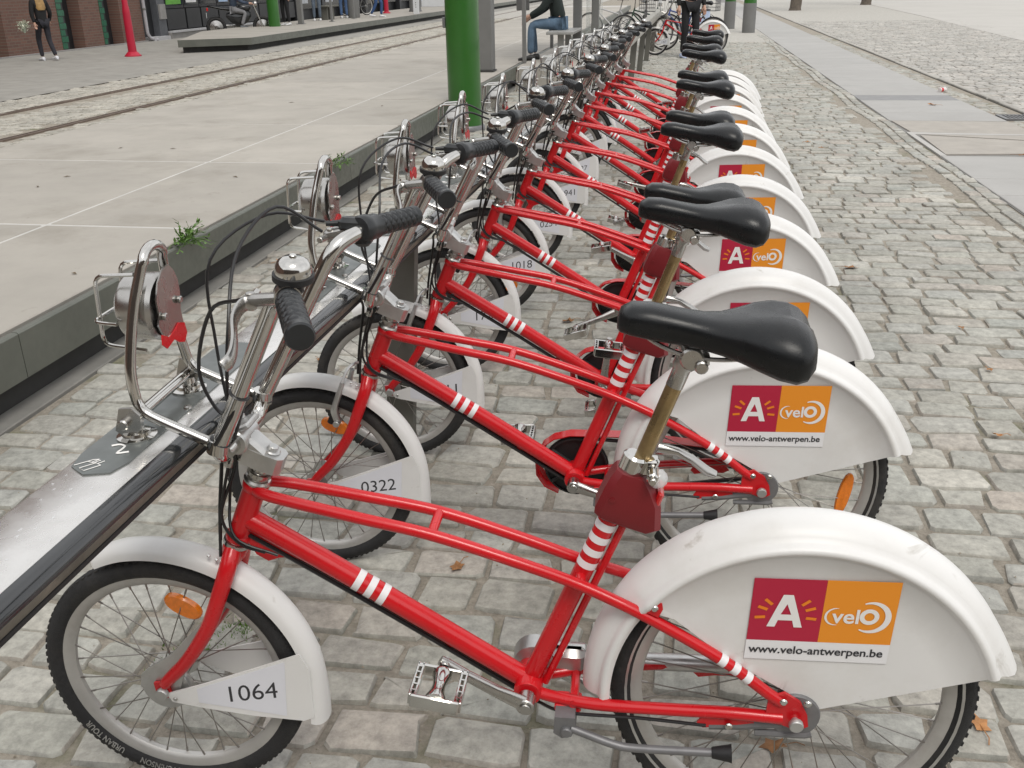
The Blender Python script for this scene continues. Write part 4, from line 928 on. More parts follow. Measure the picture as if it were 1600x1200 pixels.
# ------------------------------------------------------------ docking rail
M_RAILTOP = mat('rail_steel', (.69, .68, .66), .27, metal=.8, var=.06, vscale=4, rvar=.08, bump=.05, bscale=40, dirt=(.55, .53, .50), dscale=4, damt=.25)
M_BANDM = mat('rail_band', (.16, .145, .12), .5, metal=.3, var=.25, vscale=10, dirt=(.30, .25, .2), dscale=25, damt=.7)
M_PLATE = mat('dull_plate', (.20, .215, .21), .38, metal=.75, var=.12, vscale=10, rvar=.1)
M_POSTM = mat('rail_post_paint', (.125, .122, .105), .6, var=.14, vscale=5, dirt=(.2, .19, .165), dscale=6, damt=.4)
def rx(y): return ROWSLOPE*y
RAIL = thing('docking_rail', 'long polished steel docking rail on grey posts running past the handlebars', 'docking rail', (0, 0, 0))
def rail_sweep(poly, y0, y1):
    b = MB(); n = len(poly); V = [(x+rx(y0), y0, z) for x, z in poly]+[(x+rx(y1), y1, z) for x, z in poly]
    return b.add(V, [tuple(range(n)), tuple(range(2*n-1, n-1, -1))]+[(i, n+i, n+(i+1) % n, (i+1) % n) for i in range(n)])
part('top_plate', None, rail_sweep([(-1.078, .740), (-1.080, .767), (-1.077, .773), (-1.071, .775), (-.968, .775), (-.963, .7742), (-.963, .740)], -1.6, 10.2), M_RAILTOP, RAIL, smooth=35)
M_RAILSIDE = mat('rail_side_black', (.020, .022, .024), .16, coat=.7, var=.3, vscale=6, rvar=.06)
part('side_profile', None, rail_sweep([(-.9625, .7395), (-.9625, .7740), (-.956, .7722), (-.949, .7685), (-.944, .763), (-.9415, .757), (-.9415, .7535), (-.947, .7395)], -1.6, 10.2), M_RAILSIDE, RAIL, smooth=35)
part('side_band', None, rail_sweep([(-.947, .7530), (-.9412, .7530), (-.9438, .7400), (-.947, .7400)], -1.6, 10.2), M_BANDM, RAIL)
part('bottom_lip', None, rail_sweep([(-1.082, .733), (-1.082, .7390), (-.942, .7390), (-.942, .733)], -1.6, 10.2), M_BLACK, RAIL)
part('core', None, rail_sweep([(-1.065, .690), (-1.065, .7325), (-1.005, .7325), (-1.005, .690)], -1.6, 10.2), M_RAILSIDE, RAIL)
SECT2 = [(-1.085, .66), (-1.085, .765), (-1.080, .775), (-.970, .775), (-.962, .765), (-.962, .66)]
part('bare_beam', None, rail_sweep(SECT2, 10.21, 22.5), mat('bare_rail', (.30, .29, .255), .55, metal=.2, var=.12), RAIL)
for n_ in range(10):
    y = -.96+2.31*n_
    b = MB(); x0, x1 = -1.085, -1.035; w0, w1 = .044, .040
    b.loft([[(x0-w0, -.022, 0), (x0+w0, -.022, 0), (x0+w0, .022, 0), (x0-w0, .022, 0)], [(x1-w1, -.022, .70), (x1+w1, -.022, .70), (x1+w1, .022, .70), (x1-w1, .022, .70)]])
    part('post', ('railpost',), b, M_POSTM, RAIL, loc=(rx(y), y, 0)); part('foot_plate', ('railfoot',), lambda: MB().box((-1.092, 0, .006), (.16, .14, .012), None, .004), M_POSTM, RAIL, loc=(rx(y), y, 0))
def dock_plate():
    b = MB(); e = .018
    P = [(-.049, -.155), (-.040, -.195), (-.010, -.215), (.026, -.205), (.036, -.17), (.036, .30), (.02, .325), (-.03, .325), (-.049, .30)]
    return b.prism(P, (-1.028, 0, .7752), (1, 0, 0), (0, 1, 0), (0, 0, .0022))
def dock_foot(s): 
    b = MB(); c = (-1.030, s*.092, .7772)
    b.lathe([(.0, 0), (.030, 0), (.030, .003), (.022, .005), (.021, .010), (.013, .013), (.012, .022), (.014, .024), (.0, .024)], c, (0, 0, 1), 24); return b
def dock_lug(s):
    b = MB(); b.prism([(-.021, -.014), (-.008, -.024), (.010, -.024), (.022, -.006), (.022, .012), (.010, .024), (-.010, .022)], (-1.034, s*.1035-.003, .806), (1, 0, 0), (0, 0, 1), (0, .006, 0)); b.cyl((-1.037, s*.103, .805), (-1.037, s*.116, .805), .0085, 12, .002); return b
def dock_bar():
    return MB().tube([(-1.030, -.10, .8055), (-1.030, .10, .8055)], .0088, 14)
def dock_text(t):
    return text_flat(t, V3((-1.012, -.125, .7780)), (0, -1, 0), (1, 0, 0), height=.04)
def dock_logo():
    b = MB(); o = V3((-1.052, -.180, .7782)); U = V3((.80, -.6, 0)); W = V3((.6, .80, 0))
    def seg(*p):
        b.tube([o+U*x*.8+W*y*.8 for x, y in p], .0007, 4)
    seg((-.004, -.022), (.0, .012), (.006, .020)); seg((.0, .002), (.012, .006)); seg((.006, .020), (.008, .004), (.016, .010), (.030, .012)); seg((.012, .02), (.012, .010)); seg((.020, .024), (.021, .011)); seg((.016, .010), (.014, -.02), (.030, -.018), (.031, .012)); return b
def digit2():
    b = MB(); o = V3((-1.030, -.138, .7782)); U = V3((.80, -.6, 0)); W = V3((.6, .80, 0))
    P = spline([o+U*x+W*y for x, y in [(-.018, .0), (-.014, .010), (-.004, .014), (.004, .006), (.010, -.004), (.014, -.002), (.020, .010)]], 5); b.tube(P, .0017, 4); return b
for k in range(12):
    c, s_ = math.cos(BIKE_RZ), math.sin(BIKE_RZ); loc = (BIKE_AT[k][0], BIKE_AT[k][1], 0); rot = (0, 0, BIKE_AT[k][2])
    loc2 = (rx(BIKE_AT[k][1]-.045), BIKE_AT[k][1]-.045, 0)
    p = part('dock_plate', ('dplate',), dock_plate, M_PLATE, RAIL, loc=loc2); part('etched_emblem', ('demb',), dock_logo, M_INKW, p, 0)
    if k == 0: part('etched_number', ('dnum',), digit2, M_INKW, p, 0)
    for s in (-1, 1):
        f = part('dock_foot', ('dfoot', s), lambda s=s: dock_foot(s), M_CHROME, RAIL, loc=loc, rot=rot); part('dock_lug', ('dlug', s), lambda s=s: dock_lug(s), M_STEEL, f)
    part('dock_bar', ('dbar',), dock_bar, M_CHROME, RAIL, loc=loc, rot=rot); part('rivet', ('driv',), lambda: MB().lathe([(.007, 0), (.006, .003), (.0, .004)], (-.996, .02, .7774), (0, 0, 1), 12), M_STEEL, RAIL, loc=loc2)
dr = MB(); rg = np.random.default_rng(5)
for _ in range(260):
    y_ = rg.uniform(-.9, 1.6); x_ = rg.uniform(-1.066, -.975)+rx(y_); q = rg.uniform(.0010, .0024); e_ = rg.uniform(1, 2.4)
    n8 = 7; V_ = [(x_+q*math.cos(a), y_+q*e_*math.sin(a), .7752) for a in np.linspace(0, 2*math.pi, n8+1)[:-1]]+[(x_, y_, .7752+q*.45)]
    dr.add(V_, [(i, (i+1) % n8, n8) for i in range(n8)])
o = part('water_drops', None, dr, glass_mat('water', (.8, .82, .84), .03, .35), RAIL, smooth=80); o['kind'] = 'stuff'
# ------------------------------------------------------------ poles
M_GREEN = mat('green_paint', (.026, .125, .016), .35, coat=.3, var=.10, vscale=1.2, rvar=.06, dirt=(.022, .085, .014), dscale=.9, damt=.6)
M_GREYP = mat('grey_pillar_paint', (.165, .165, .16), .55, var=.1, vscale=3)
M_REDPOLE = mat('red_pole_paint', (.42, .01, .035), .4, var=.1, vscale=4)
G_ = thing('lamp_column', 'thick green round steel column rising beside the platform edge', 'column', (-2.37, 8.60, 0))
part('shaft', None, MB().lathe([(.168, 0), (.168, 7.5), (.0, 7.5)], (0, 0, 0), (0, 0, 1), 40), M_GREEN, G_); part('base_collar', None, MB().lathe([(.205, 0), (.205, .03), (.19, .05), (.172, .05)], (0, 0, 0), (0, 0, 1), 36), M_GREY, G_)
part('hinge', None, MB().box((-.17, -.06, 1.04), (.03, .03, .10), None, .005), M_GREY, G_)
P_ = thing('shelter_pillar', 'square grey pillar standing on the platform just behind the green column', 'pillar', (-2.81, 12.05, ZP)); part('shaft', None, MB().box((0, 0, 1.35), (.24, .24, 2.66), None, .012), M_GREYP, P_); part('base', None, MB().box((0, 0, .012), (.27, .27, .024), None, .005), M_DARK, P_)
R_ = thing('street_post', 'red tapered street post with flared foot before the brick wall', 'post', (-12.16, 19.39, 0)); part('shaft', None, MB().lathe([(.092, .09), (.086, .4), (.080, .9), (.072, 1.0), (.062, 1.05), (.056, 3.6), (0, 3.6)], (0, 0, 0), (0, 0, 1), 24), M_REDPOLE, R_); part('flared_foot', None, MB().lathe([(.18, 0), (.18, .02), (.15, .045), (.11, .09), (.09, .10)], (0, 0, 0), (0, 0, 1), 24), M_REDPOLE, R_)
for (x, y, r, lab) in [(-12.0, 27.2, .17, 'green round column beyond the far platform end, beside the motorcycle'), (1.20, 29.5, .16, 'left of two green columns at the far end of the bicycle row'), (1.62, 27.2, .17, 'right of two green columns at the far end of the bicycle row')]:
    t = thing('lamp_column', lab, 'column', (x, y, 0), 0, 'green columns'); part('shaft', None, MB().lathe([(r, .75 if x > 0 else .02), (r, 7), (0, 7)], (0, 0, 0), (0, 0, 1), 24), M_GREEN, t); part('base_sleeve', None, MB().lathe([(r+.004, 0), (r+.004, .75 if x > 0 else .03), (0, .75 if x > 0 else .03)], (0, 0, 0), (0, 0, 1), 24), M_GREYP, t)
G_['group'] = 'green columns'
# ------------------------------------------------------------ trees at the far right
def leaf_tri(rng, c, s):
    d = nrm(rng.normal(size=3)); e = nrm(np.cross(d, rng.normal(size=3))); return [c-d*s, c+e*s*.5, c+d*s, c-e*s*.5]
def tree(name, lab, x, y, h, r, seed):
    rng = np.random.default_rng(seed); t = thing(name, lab, 'tree', (x, y, 0), 0, 'trees beyond the path')
    b = MB(); b.tube(spline([(0, 0, -.05), (.03, 0, .6), (-.02, .04, 2), (.02, 0, h*.55), (0, 0, h*.9)], 4), [.30]*1+[.25]*3+[.23]*4+[.2]*4+[.12]*4+[.05], 14)
    limbs = []
    for k in range(9):
        a = k*2.4; z0 = h*(.38+.05*k); L = h*.32*(1-.04*k); e = (L*math.cos(a), L*math.sin(a), z0+L*.6); limbs.append(e); b.tube(spline([(0, 0, z0), (e[0]*.5, e[1]*.5, z0+L*.35), e], 4), [.09-.008*i for i in range(9)], 8)
    part('trunk', None, b, mat('bark', (.12, .10, .08), .9, var=.3, vscale=9, bump=.8, bscale=14), t)
    f = MB()
    for e in limbs+[(0, 0, h*.95), (0, 0, h*.8)]:
        for _ in range(240): f.add(leaf_tri(rng, V3(e)+rng.normal(size=3)*(.55, .55, .5), rng.uniform(.07, .14)), [(0, 1, 2, 3)])
    part('crown', None, f, mat('leaves', (.07, .11, .025), .6, var=.35, vscale=3), t, smooth=0)
tree('street_tree', 'tree trunk with grass at its foot right of the path', 4.75, 45.5, 9, 3, 1); tree('street_tree', 'farther tree trunk behind the grass-footed one', 9.0, 53, 9, 3, 2)
# ------------------------------------------------------------ brick wall and shop front across the street
M_BRICK = bpy.data.materials.new('brick_wall'); M_BRICK.use_nodes = True
nt = M_BRICK.node_tree; bt = nt.nodes.new('ShaderNodeTexBrick'); bt.inputs['Color1'].default_value = (.165, .085, .062, 1); bt.inputs['Color2'].default_value = (.125, .068, .052, 1); bt.inputs['Mortar'].default_value = (.15, .115, .095, 1); bt.inputs['Scale'].default_value = 1; bt.inputs['Mortar Size'].default_value = .008; bt.inputs['Brick Width'].default_value = .21; bt.inputs['Row Height'].default_value = .065
tc = nt.nodes.new('ShaderNodeTexCoord'); sp_ = nt.nodes.new('ShaderNodeSeparateXYZ'); cb = nt.nodes.new('ShaderNodeCombineXYZ'); nt.links.new(tc.outputs['Object'], sp_.inputs[0]); nt.links.new(sp_.outputs[1], cb.inputs[0]); nt.links.new(sp_.outputs[2], cb.inputs[1]); nt.links.new(cb.outputs[0], bt.inputs['Vector']); nt.links.new(bt.outputs[0], nt.nodes['Principled BSDF'].inputs['Base Color']); nt.nodes['Principled BSDF'].inputs['Roughness'].default_value = .9
M_GLAZE = mat('green_glazed_tile', (.02, .11, .06), .3, var=.3, vscale=20); M_SHOP = mat('dark_shop_paint', (.017, .018, .02), .45, var=.3, vscale=2); M_SHOPG = mat('dark_glass', (.02, .024, .028), .08, var=.2, vscale=1); M_STONE = mat('plinth_stone', (.27, .26, .25), .7, var=.15, vscale=3)
BW = thing('brick_building', 'brown brick wall with dark recesses and green glazed edges across the street', 'building', (-15, 0, 0))
H_ = 9.0
def wall_box(nm, y0, y1, x0, x1, z0, z1, m, par=BW): return part(nm, None, MB().box(((x0+x1)/2, (y0+y1)/2, (z0+z1)/2), (x1-x0, y1-y0, z1-z0)), m, par, 0)
for y0, y1 in ((-20, 3.0), (4.9, 9.8), (11.6, 17.2), (19.13, 21.2), (22.17, 23.05), (24.0, 25.12)): wall_box('pier', y0, y1, -.6, 0, 0, H_, M_BRICK)
for y0, y1 in ((3.0, 4.9), (9.8, 11.6), (17.2, 19.13), (21.47, 22.17), (23.27, 24.0)): wall_box('dark_recess', y0, y1, -.55, -.32, 0, H_, M_SHOP)
for y0, y1 in ((21.2, 21.47), (23.05, 23.27)):
    wall_box('quoin_strip', y0+.002, y1, -.5, .0, 0, H_, M_SHOP)
    for k in range(20): wall_box('green_tile', y0+.004, y1-(.0 if k % 2 else .08), -.1, .012, .05+.15*k, .05+.15*k+.13, M_GLAZE)
wall_box('ground_sill', 13.5, 25.1, .0, .10, 0, .03, M_STONE)
D_ = thing('drain_pipe', 'pale downpipe at the corner of the brick wall', 'pipe', (-14.93, 25.16, 0)); part('pipe', None, MB().tube(fillet([(0, 0, 6), (0, 0, .18), (.05, .10, .05), (.12, .3, .03)], .08, 4), .045, 12), mat('pale_pipe', (.36, .35, .37), .5, var=.1), D_); part('pipe_clip', None, MB().lathe([(.05, 0), (.055, .01), (.055, .05), (.05, .06)], (0, 0, .82), (0, 0, 1), 12), M_GREYP, D_)
SH = thing('shop_building', 'dark painted shop front with window posters and stone plinth across the street', 'building', (-15, 0, 0))
wall_box('wall', 25.2, 110, -.8, -.3, 0, H_, M_SHOP, SH)
wall_box('stone_plinth', 26.45, 33.8, -.3, .12, 0, .16, M_STONE, SH); wall_box('stone_ledge', 26.45, 33.8, -.3, .16, .16, .21, mat('ledge', (.42, .42, .43), .6), SH)
wall_box('door_step', 25.3, 26.2, -.3, .2, 0, .10, MATS['ledge'], SH)
wall_box('column', 25.95, 26.40, -.3, .03, 0, H_, mat('slate_column', (.085, .09, .10), .5, var=.2), SH); wall_box('column_block', 26.02, 26.36, .03, .08, .55, .95, M_STONE, SH)
wall_box('door', 25.25, 25.93, -.3, -.15, .10, 2.5, M_SHOP, SH)
y = 26.5; k = 0
pc = [(.10, .33, .03), (.62, .63, .62), (.025, .025, .03), (.30, .40, .55), (.62, .62, .6), (.35, .42, .5)]
while y < 36:
    w = 1.0 if k % 2 else 1.25
    f = wall_box('stall_riser', y+.05, y+w-.05, -.3, -.02, .24, .80, M_SHOP, SH); wall_box('window_frame', y+.02, y+w-.02, -.3, -.06, .82, 2.6, M_SHOP, SH); wall_box('window_pane', y+.08, y+w-.08, -.06, -.045, .90, 2.5, M_SHOPG, SH); wall_box('poster', y+.14, y+w-.2, -.045, -.035, .93+.03*(k % 3), 2.1, mat('poster%d' % (k % 6), pc[k % 6], .5, var=.25, vscale=3), SH); y += w; k += 1
while y < 100:
    wall_box('pilaster', y, y+.3, -.3, .02, 0, H_, M_SHOP, SH); wall_box('window_pane', y+.4, y+2.8, -.3, -.1, .5, 2.8, M_SHOPG, SH); wall_box('poster', y+.7, y+1.6, -.09, -.08, .7, 1.9, mat('poster_pale', (.45, .47, .5), .5, var=.3, vscale=2), SH); y += 3

# unseen house row added behind the viewer so polished metal reflects something dark
BH = thing('brick_building', 'unseen brick house row added behind the viewer for dark reflections in the chrome', 'building', (0, -26, 0))
wall_box('wall', -8, 0, -40, 45, 0, 13, mat('added_house_brick', (.10, .075, .06), .9, var=.2, vscale=.6), BH)
part('roof', None, MB().prism([(-8, 13), (0, 13), (-4, 16.5)], (-40, 0, 0), (0, 1, 0), (0, 0, 1), (85, 0, 0)), M_SHOP, BH)  # roof of the added unseen house row
for i_ in range(17):
    for z_ in (1.2, 4.6, 8.0): part('added_window', ('bwin',), lambda: MB().box((0, 0, 0), (1.3, .12, 2.2)), M_SHOPG, BH, 0, loc=(-36+4.9*i_, .03, z_+1.1))
# ------------------------------------------------------------ people
def skin_mesh(J, edges, R, name, m, root, sub=1):
    """continuous limb surface grown along a skeleton (Skin modifier)"""
    keys = [k for k in J if any(k in e for e in edges)]; idx = {k: i for i, k in enumerate(keys)}
    me = bpy.data.meshes.new('tmp'); me.from_pydata([tuple(J[k]) for k in keys], [(idx[a], idx[b]) for a, b in edges], []); me.update()
    o = bpy.data.objects.new('tmp', me); COL.objects.link(o)
    sk = o.modifiers.new('s', 'SKIN'); sk.use_smooth_shade = True
    ss = o.modifiers.new('b', 'SUBSURF'); ss.levels = sub; ss.render_levels = sub
    lay = me.skin_vertices[0].data if len(me.skin_vertices) else None
    if lay is None:
        bpy.context.view_layer.objects.active = o; bpy.ops.mesh.customdata_skin_add(); lay = me.skin_vertices[0].data
    for k in keys:
        r = R[k] if k in R else .05; lay[idx[k]].radius = (r, r) if np.isscalar(r) else r; lay[idx[k]].use_root = (k == root)
    dg = bpy.context.evaluated_depsgraph_get(); out = bpy.data.meshes.new_from_object(o.evaluated_get(dg)); out.name = name
    out.materials.clear(); out.materials.append(m); out.polygons.foreach_set('use_smooth', [True]*len(out.polygons))
    bpy.data.objects.remove(o); bpy.data.meshes.remove(me); return out
STAND = dict(pel=(0, 0, .94), sp=(0, -.01, 1.12), ch=(0, 0, 1.32), nk=(0, 0, 1.45), hd=(0, .015, 1.56), tp=(0, .02, 1.68),
             lh=(-.09, 0, .90), lk=(-.10, .03, .49), la=(-.105, -.02, .09), rh=(.09, 0, .90), rk=(.10, .03, .49), ra=(.105, -.02, .09),
             ls=(-.17, 0, 1.39), le=(-.235, -.03, 1.12), lw=(-.24, .05, .89), rs=(.17, 0, 1.39), re=(.235, -.03, 1.12), rw=(.24, .05, .89))
M_SKIN = mat('skin', (.50, .30, .22), .5, var=.06, vscale=8)
def cloth(n, c): return mat(n, c, .85, var=.25, vscale=7, bump=.4, bscale=35)
def person(label, loc, rz, J=None, top=(.02, .02, .02), leg=(.03, .035, .06), shoe=(.6, .6, .6), hair=(.10, .06, .03), H=1.7, long_hair=False, coat=.0, group=None, cats='person'):
    P = dict(STAND); P.update(J or {}); P = {k: V3(v) for k, v in P.items()}; n_ = label[:24]
    t = thing('person', label, cats, loc, rz, group); t.scale = (H/1.70,)*3
    E = [('pel', 'sp'), ('sp', 'ch'), ('ch', 'nk'), ('nk', 'hd'), ('hd', 'tp'), ('pel', 'lh'), ('lh', 'lk'), ('lk', 'la'), ('pel', 'rh'), ('rh', 'rk'), ('rk', 'ra'), ('ch', 'ls'), ('ls', 'le'), ('le', 'lw'), ('ch', 'rs'), ('rs', 're'), ('re', 'rw')]
    R = dict(pel=(.125, .10), sp=(.12, .095), ch=(.135, .105), nk=.052, hd=(.078, .092), tp=(.055, .06), lh=.085, rh=.085, lk=.055, rk=.055, la=.036, ra=.036, ls=.055, rs=.055, le=.040, re=.040, lw=.027, rw=.027)
    R_b = {k: ((v[0]*.80, v[1]*.80) if not np.isscalar(v) else v*.78) if k not in ('hd', 'tp', 'nk', 'lw', 'rw') else v for k, v in R.items()}; body = link('body', skin_mesh(P, E, R_b, 'body', M_SKIN, 'pel'), t)
    # hands: palm and five fingers
    for s in ('l', 'r'):
        w, e = P[s+'w'], P[s+'e']; d = nrm(w-e); u = nrm(np.cross(d, (0, 1, .2))); v = np.cross(d, u); b = MB()
        b.tube([w-d*.02, w+d*.02, w+d*.06, w+d*.085], [.022, .028, .032, .026], 8)
        for k in range(4): b.tube([w+d*.08+u*(.012*(k-1.5)*1.3), w+d*(.115+.008*(1 if k in (1, 2) else 0))+u*(.014*(k-1.5))+v*.006, w+d*(.14+.012*(1 if k in (1, 2) else 0))+u*(.014*(k-1.5))+v*.022], [.009, .0085, .006], 6)
        b.tube([w+d*.03+u*.026, w+d*.06+u*.048, w+d*.085+u*.052+v*.01], [.011, .010, .007], 6); part('hand', None, b, M_SKIN, t, smooth=60)
    # face
    h = P['hd']; b = MB(); b.ball(h+V3((0, .098, -.005)), (.012, .018, .022), 8, 6); b.ball(h+V3((0, .088, -.045)), (.026, .008, .008), 8, 6)
    for s in (-1, 1): b.ball(h+V3((s*.085, .0, -.005)), (.012, .02, .03), 8, 6)
    part('facial_features', None, b, M_SKIN, t, smooth=60)
    b = MB()
    for s in (-1, 1): b.ball(h+V3((s*.032, .084, .018)), .010, 8, 6)
    part('eyes', None, b, M_INK, t, smooth=60)
    hb = MB(); hb.ball(h+V3((0, -.022, .045)), (.098, .105, .105), 16, 10)
    if long_hair:
        rings = []
        for q, w, dz, dy in [(0, .095, .02, -.03), (.3, .105, -.10, -.06), (.6, .12, -.22, -.085), (.85, .125, -.32, -.10), (1, .09, -.37, -.10)]: rings.append([h+V3((w*math.cos(a), dy+.05*math.sin(a), dz)) for a in np.linspace(0, 2*math.pi, 13)[:-1]])
        hb.loft(rings)
    part('hair', None, hb, mat('hair'+n_, hair, .5, var=.3, vscale=18, bump=.6, bscale=60), t, smooth=60)
    Pt = {k: P[k] for k in P}; Rt = dict(R); 
    for k in ('pel', 'sp', 'ch'): Rt[k] = (R[k][0]+.022, R[k][1]+.025)
    for k in ('ls', 'rs', 'le', 're'): Rt[k] = R[k]+.018
    Rt['lw'] = Rt['rw'] = .038; Rt['nk'] = .07
    Et = [('pel', 'sp'), ('sp', 'ch'), ('ch', 'nk'), ('ch', 'ls'), ('ls', 'le'), ('le', 'lw'), ('ch', 'rs'), ('rs', 're'), ('re', 'rw')]
    if coat > 0: Pt['hem'] = P['pel']+V3((0, 0, -coat)); Rt['hem'] = (.165, .135); Et.append(('pel', 'hem')); Rt['pel'] = (.155, .13)
    link('jacket', skin_mesh(Pt, Et, Rt, 'jacket', cloth('top'+n_, top), 'ch'), t)
    Rl = dict(pel=(.137, .112), lh=.098, rh=.098, lk=.068, rk=.068, la=.052, ra=.052); El = [('pel', 'lh'), ('lh', 'lk'), ('lk', 'la'), ('pel', 'rh'), ('rh', 'rk'), ('rk', 'ra')]
    link('trousers', skin_mesh(P, El, Rl, 'trousers', cloth('leg'+n_, leg), 'pel'), t)
    for s in ('l', 'r'):
        a = P[s+'a']; rings = []
        for y, w, hh in [(-.07, .030, .06), (-.05, .040, .085), (0, .042, .09), (.06, .045, .065), (.12, .048, .05), (.17, .040, .04), (.19, .02, .03)]:
            z0 = a[2]-.088; rings.append([(a[0]+w*math.cos(q), a[1]+y, z0+max(0, hh*(.5+.5*math.sin(q)))) for q in np.linspace(0, 2*math.pi, 11)[:-1]])
        part('shoe', None, MB().loft(rings), mat('shoe'+n_, shoe, .6, var=.15, vscale=20), t, smooth=60)
    return t
WALK = dict(lk=(-.09, .16, .50), la=(-.09, .12, .09), rk=(.09, -.02, .48), ra=(.08, -.24, .12), lw=(-.22, -.06, .90), rw=(.26, .14, .92))
w_ = person('woman in black jacket and dark tights with long fair hair walking past the brick wall', (-13.45, 18.25, 0), rad(60), WALK, top=(.010, .010, .011), leg=(.020, .020, .027), shoe=(.65, .66, .70), hair=(.33, .20, .07), H=1.43, long_hair=True, coat=.20)
fl = thing('bouquet', 'pale bunch of flowers carried by the walking woman', 'flowers', (-13.80, 18.12, .72)); rng = np.random.default_rng(4); b = MB()
for _ in range(160): c = rng.normal(size=3)*(.05, .05, .04); b.add(leaf_tri(rng, c, .035), [(0, 1, 2, 3)])
part('petals', None, b, mat('petals', (.55, .56, .45), .7, var=.3, vscale=20), fl, smooth=0)['kind'] = 'stuff'; part('wrapping', None, MB().lathe([(.02, -.16), (.05, -.06), (.09, .02)], (0, 0, 0), (0, 0, 1), 12), mat('wrap', (.45, .5, .40), .6, var=.2), fl)
# person sitting in the shelter (thighs along -x)
SIT = dict(pel=(0, 0, .54), sp=(0, .04, .70), ch=(0, .10, .90), nk=(0, .16, 1.02), hd=(0, .20, 1.13), tp=(0, .22, 1.25), lh=(-.09, .02, .52), lk=(-.11, .42, .52), la=(-.10, .44, .09), rh=(.09, .02, .52), rk=(.12, .44, .52), ra=(.12, .40, .09),
           ls=(-.17, .09, .97), le=(-.20, .24, .74), lw=(-.15, .44, .64), rs=(.17, .09, .97), re=(.20, .24, .74), rw=(.12, .48, .60))
person('seated person in dark jacket and blue jeans on the shelter bench', (-2.02, 14.0, ZP), rad(90), SIT, top=(.018, .026, .024), leg=(.10, .16, .235), shoe=(.03, .03, .03), hair=(.20, .11, .05), H=1.70, long_hair=True)
M_BENCH = mat('bench_grey', (.30, .30, .29), .5, var=.1)
B_ = thing('shelter_bench', 'grey seat plank on legs under the seated person', 'bench', (-1.95, 14.0, ZP)); part('seat', None, MB().box((0, 0, .415), (.40, 1.3, .04), None, .006), M_BENCH, B_)
for y in (-.5, .5): part('leg', None, MB().box((0, y, .20), (.09, .05, .39), None, .004), M_BENCH, B_)
S_ = thing('bus_shelter', 'grey framed glass shelter around the seated person', 'shelter', (0, 0, ZP))
for nm, x, y, w in (('post', -2.47, 13.35, .055), ('post', -1.83, 14.75, .13), ('post', -1.62, 15.6, .12), ('post', -2.47, 16.6, .055)): part(nm, None, MB().box((x, y, 1.25), (w, w, 2.48), None, .006), M_GREYP, S_)
part('info_panel', None, MB().box((-2.66, 14.5, 1.35), (.20, .05, 1.3), None, .006), M_GREYP, S_)
part('glass_pane', None, MB().box((-1.70, 15.2, 1.3), (.012, .70, 1.9)), M_GLASS, S_); part('glass_pane', None, MB().box((-1.62, 16.4, 1.3), (.012, 1.4, 1.9)), M_GLASS, S_); part('roof', None, MB().box((-2.05, 15, 2.56), (1.3, 3.8, .12), None, .02), M_GREYP, S_)
# person standing by the bicycles at the far end
person('person in black clothes and blue-white shoes standing at the far end of the row', (-.05, 18.15, 0), rad(200), dict(lk=(-.10, .06, .49), la=(-.12, .02, .09), ra=(.10, -.06, .09)), top=(.012, .012, .013), leg=(.012, .012, .014), shoe=(.45, .52, .68), hair=(.02, .015, .01), H=1.75)
make_bike(20, (.40, 18.95, 0), rad(1), 'red hire bicycle parked apart beyond the end of the rail, behind the standing person', '1207', ca=20, sdz=.02, group='bicycles parked beyond the rail')
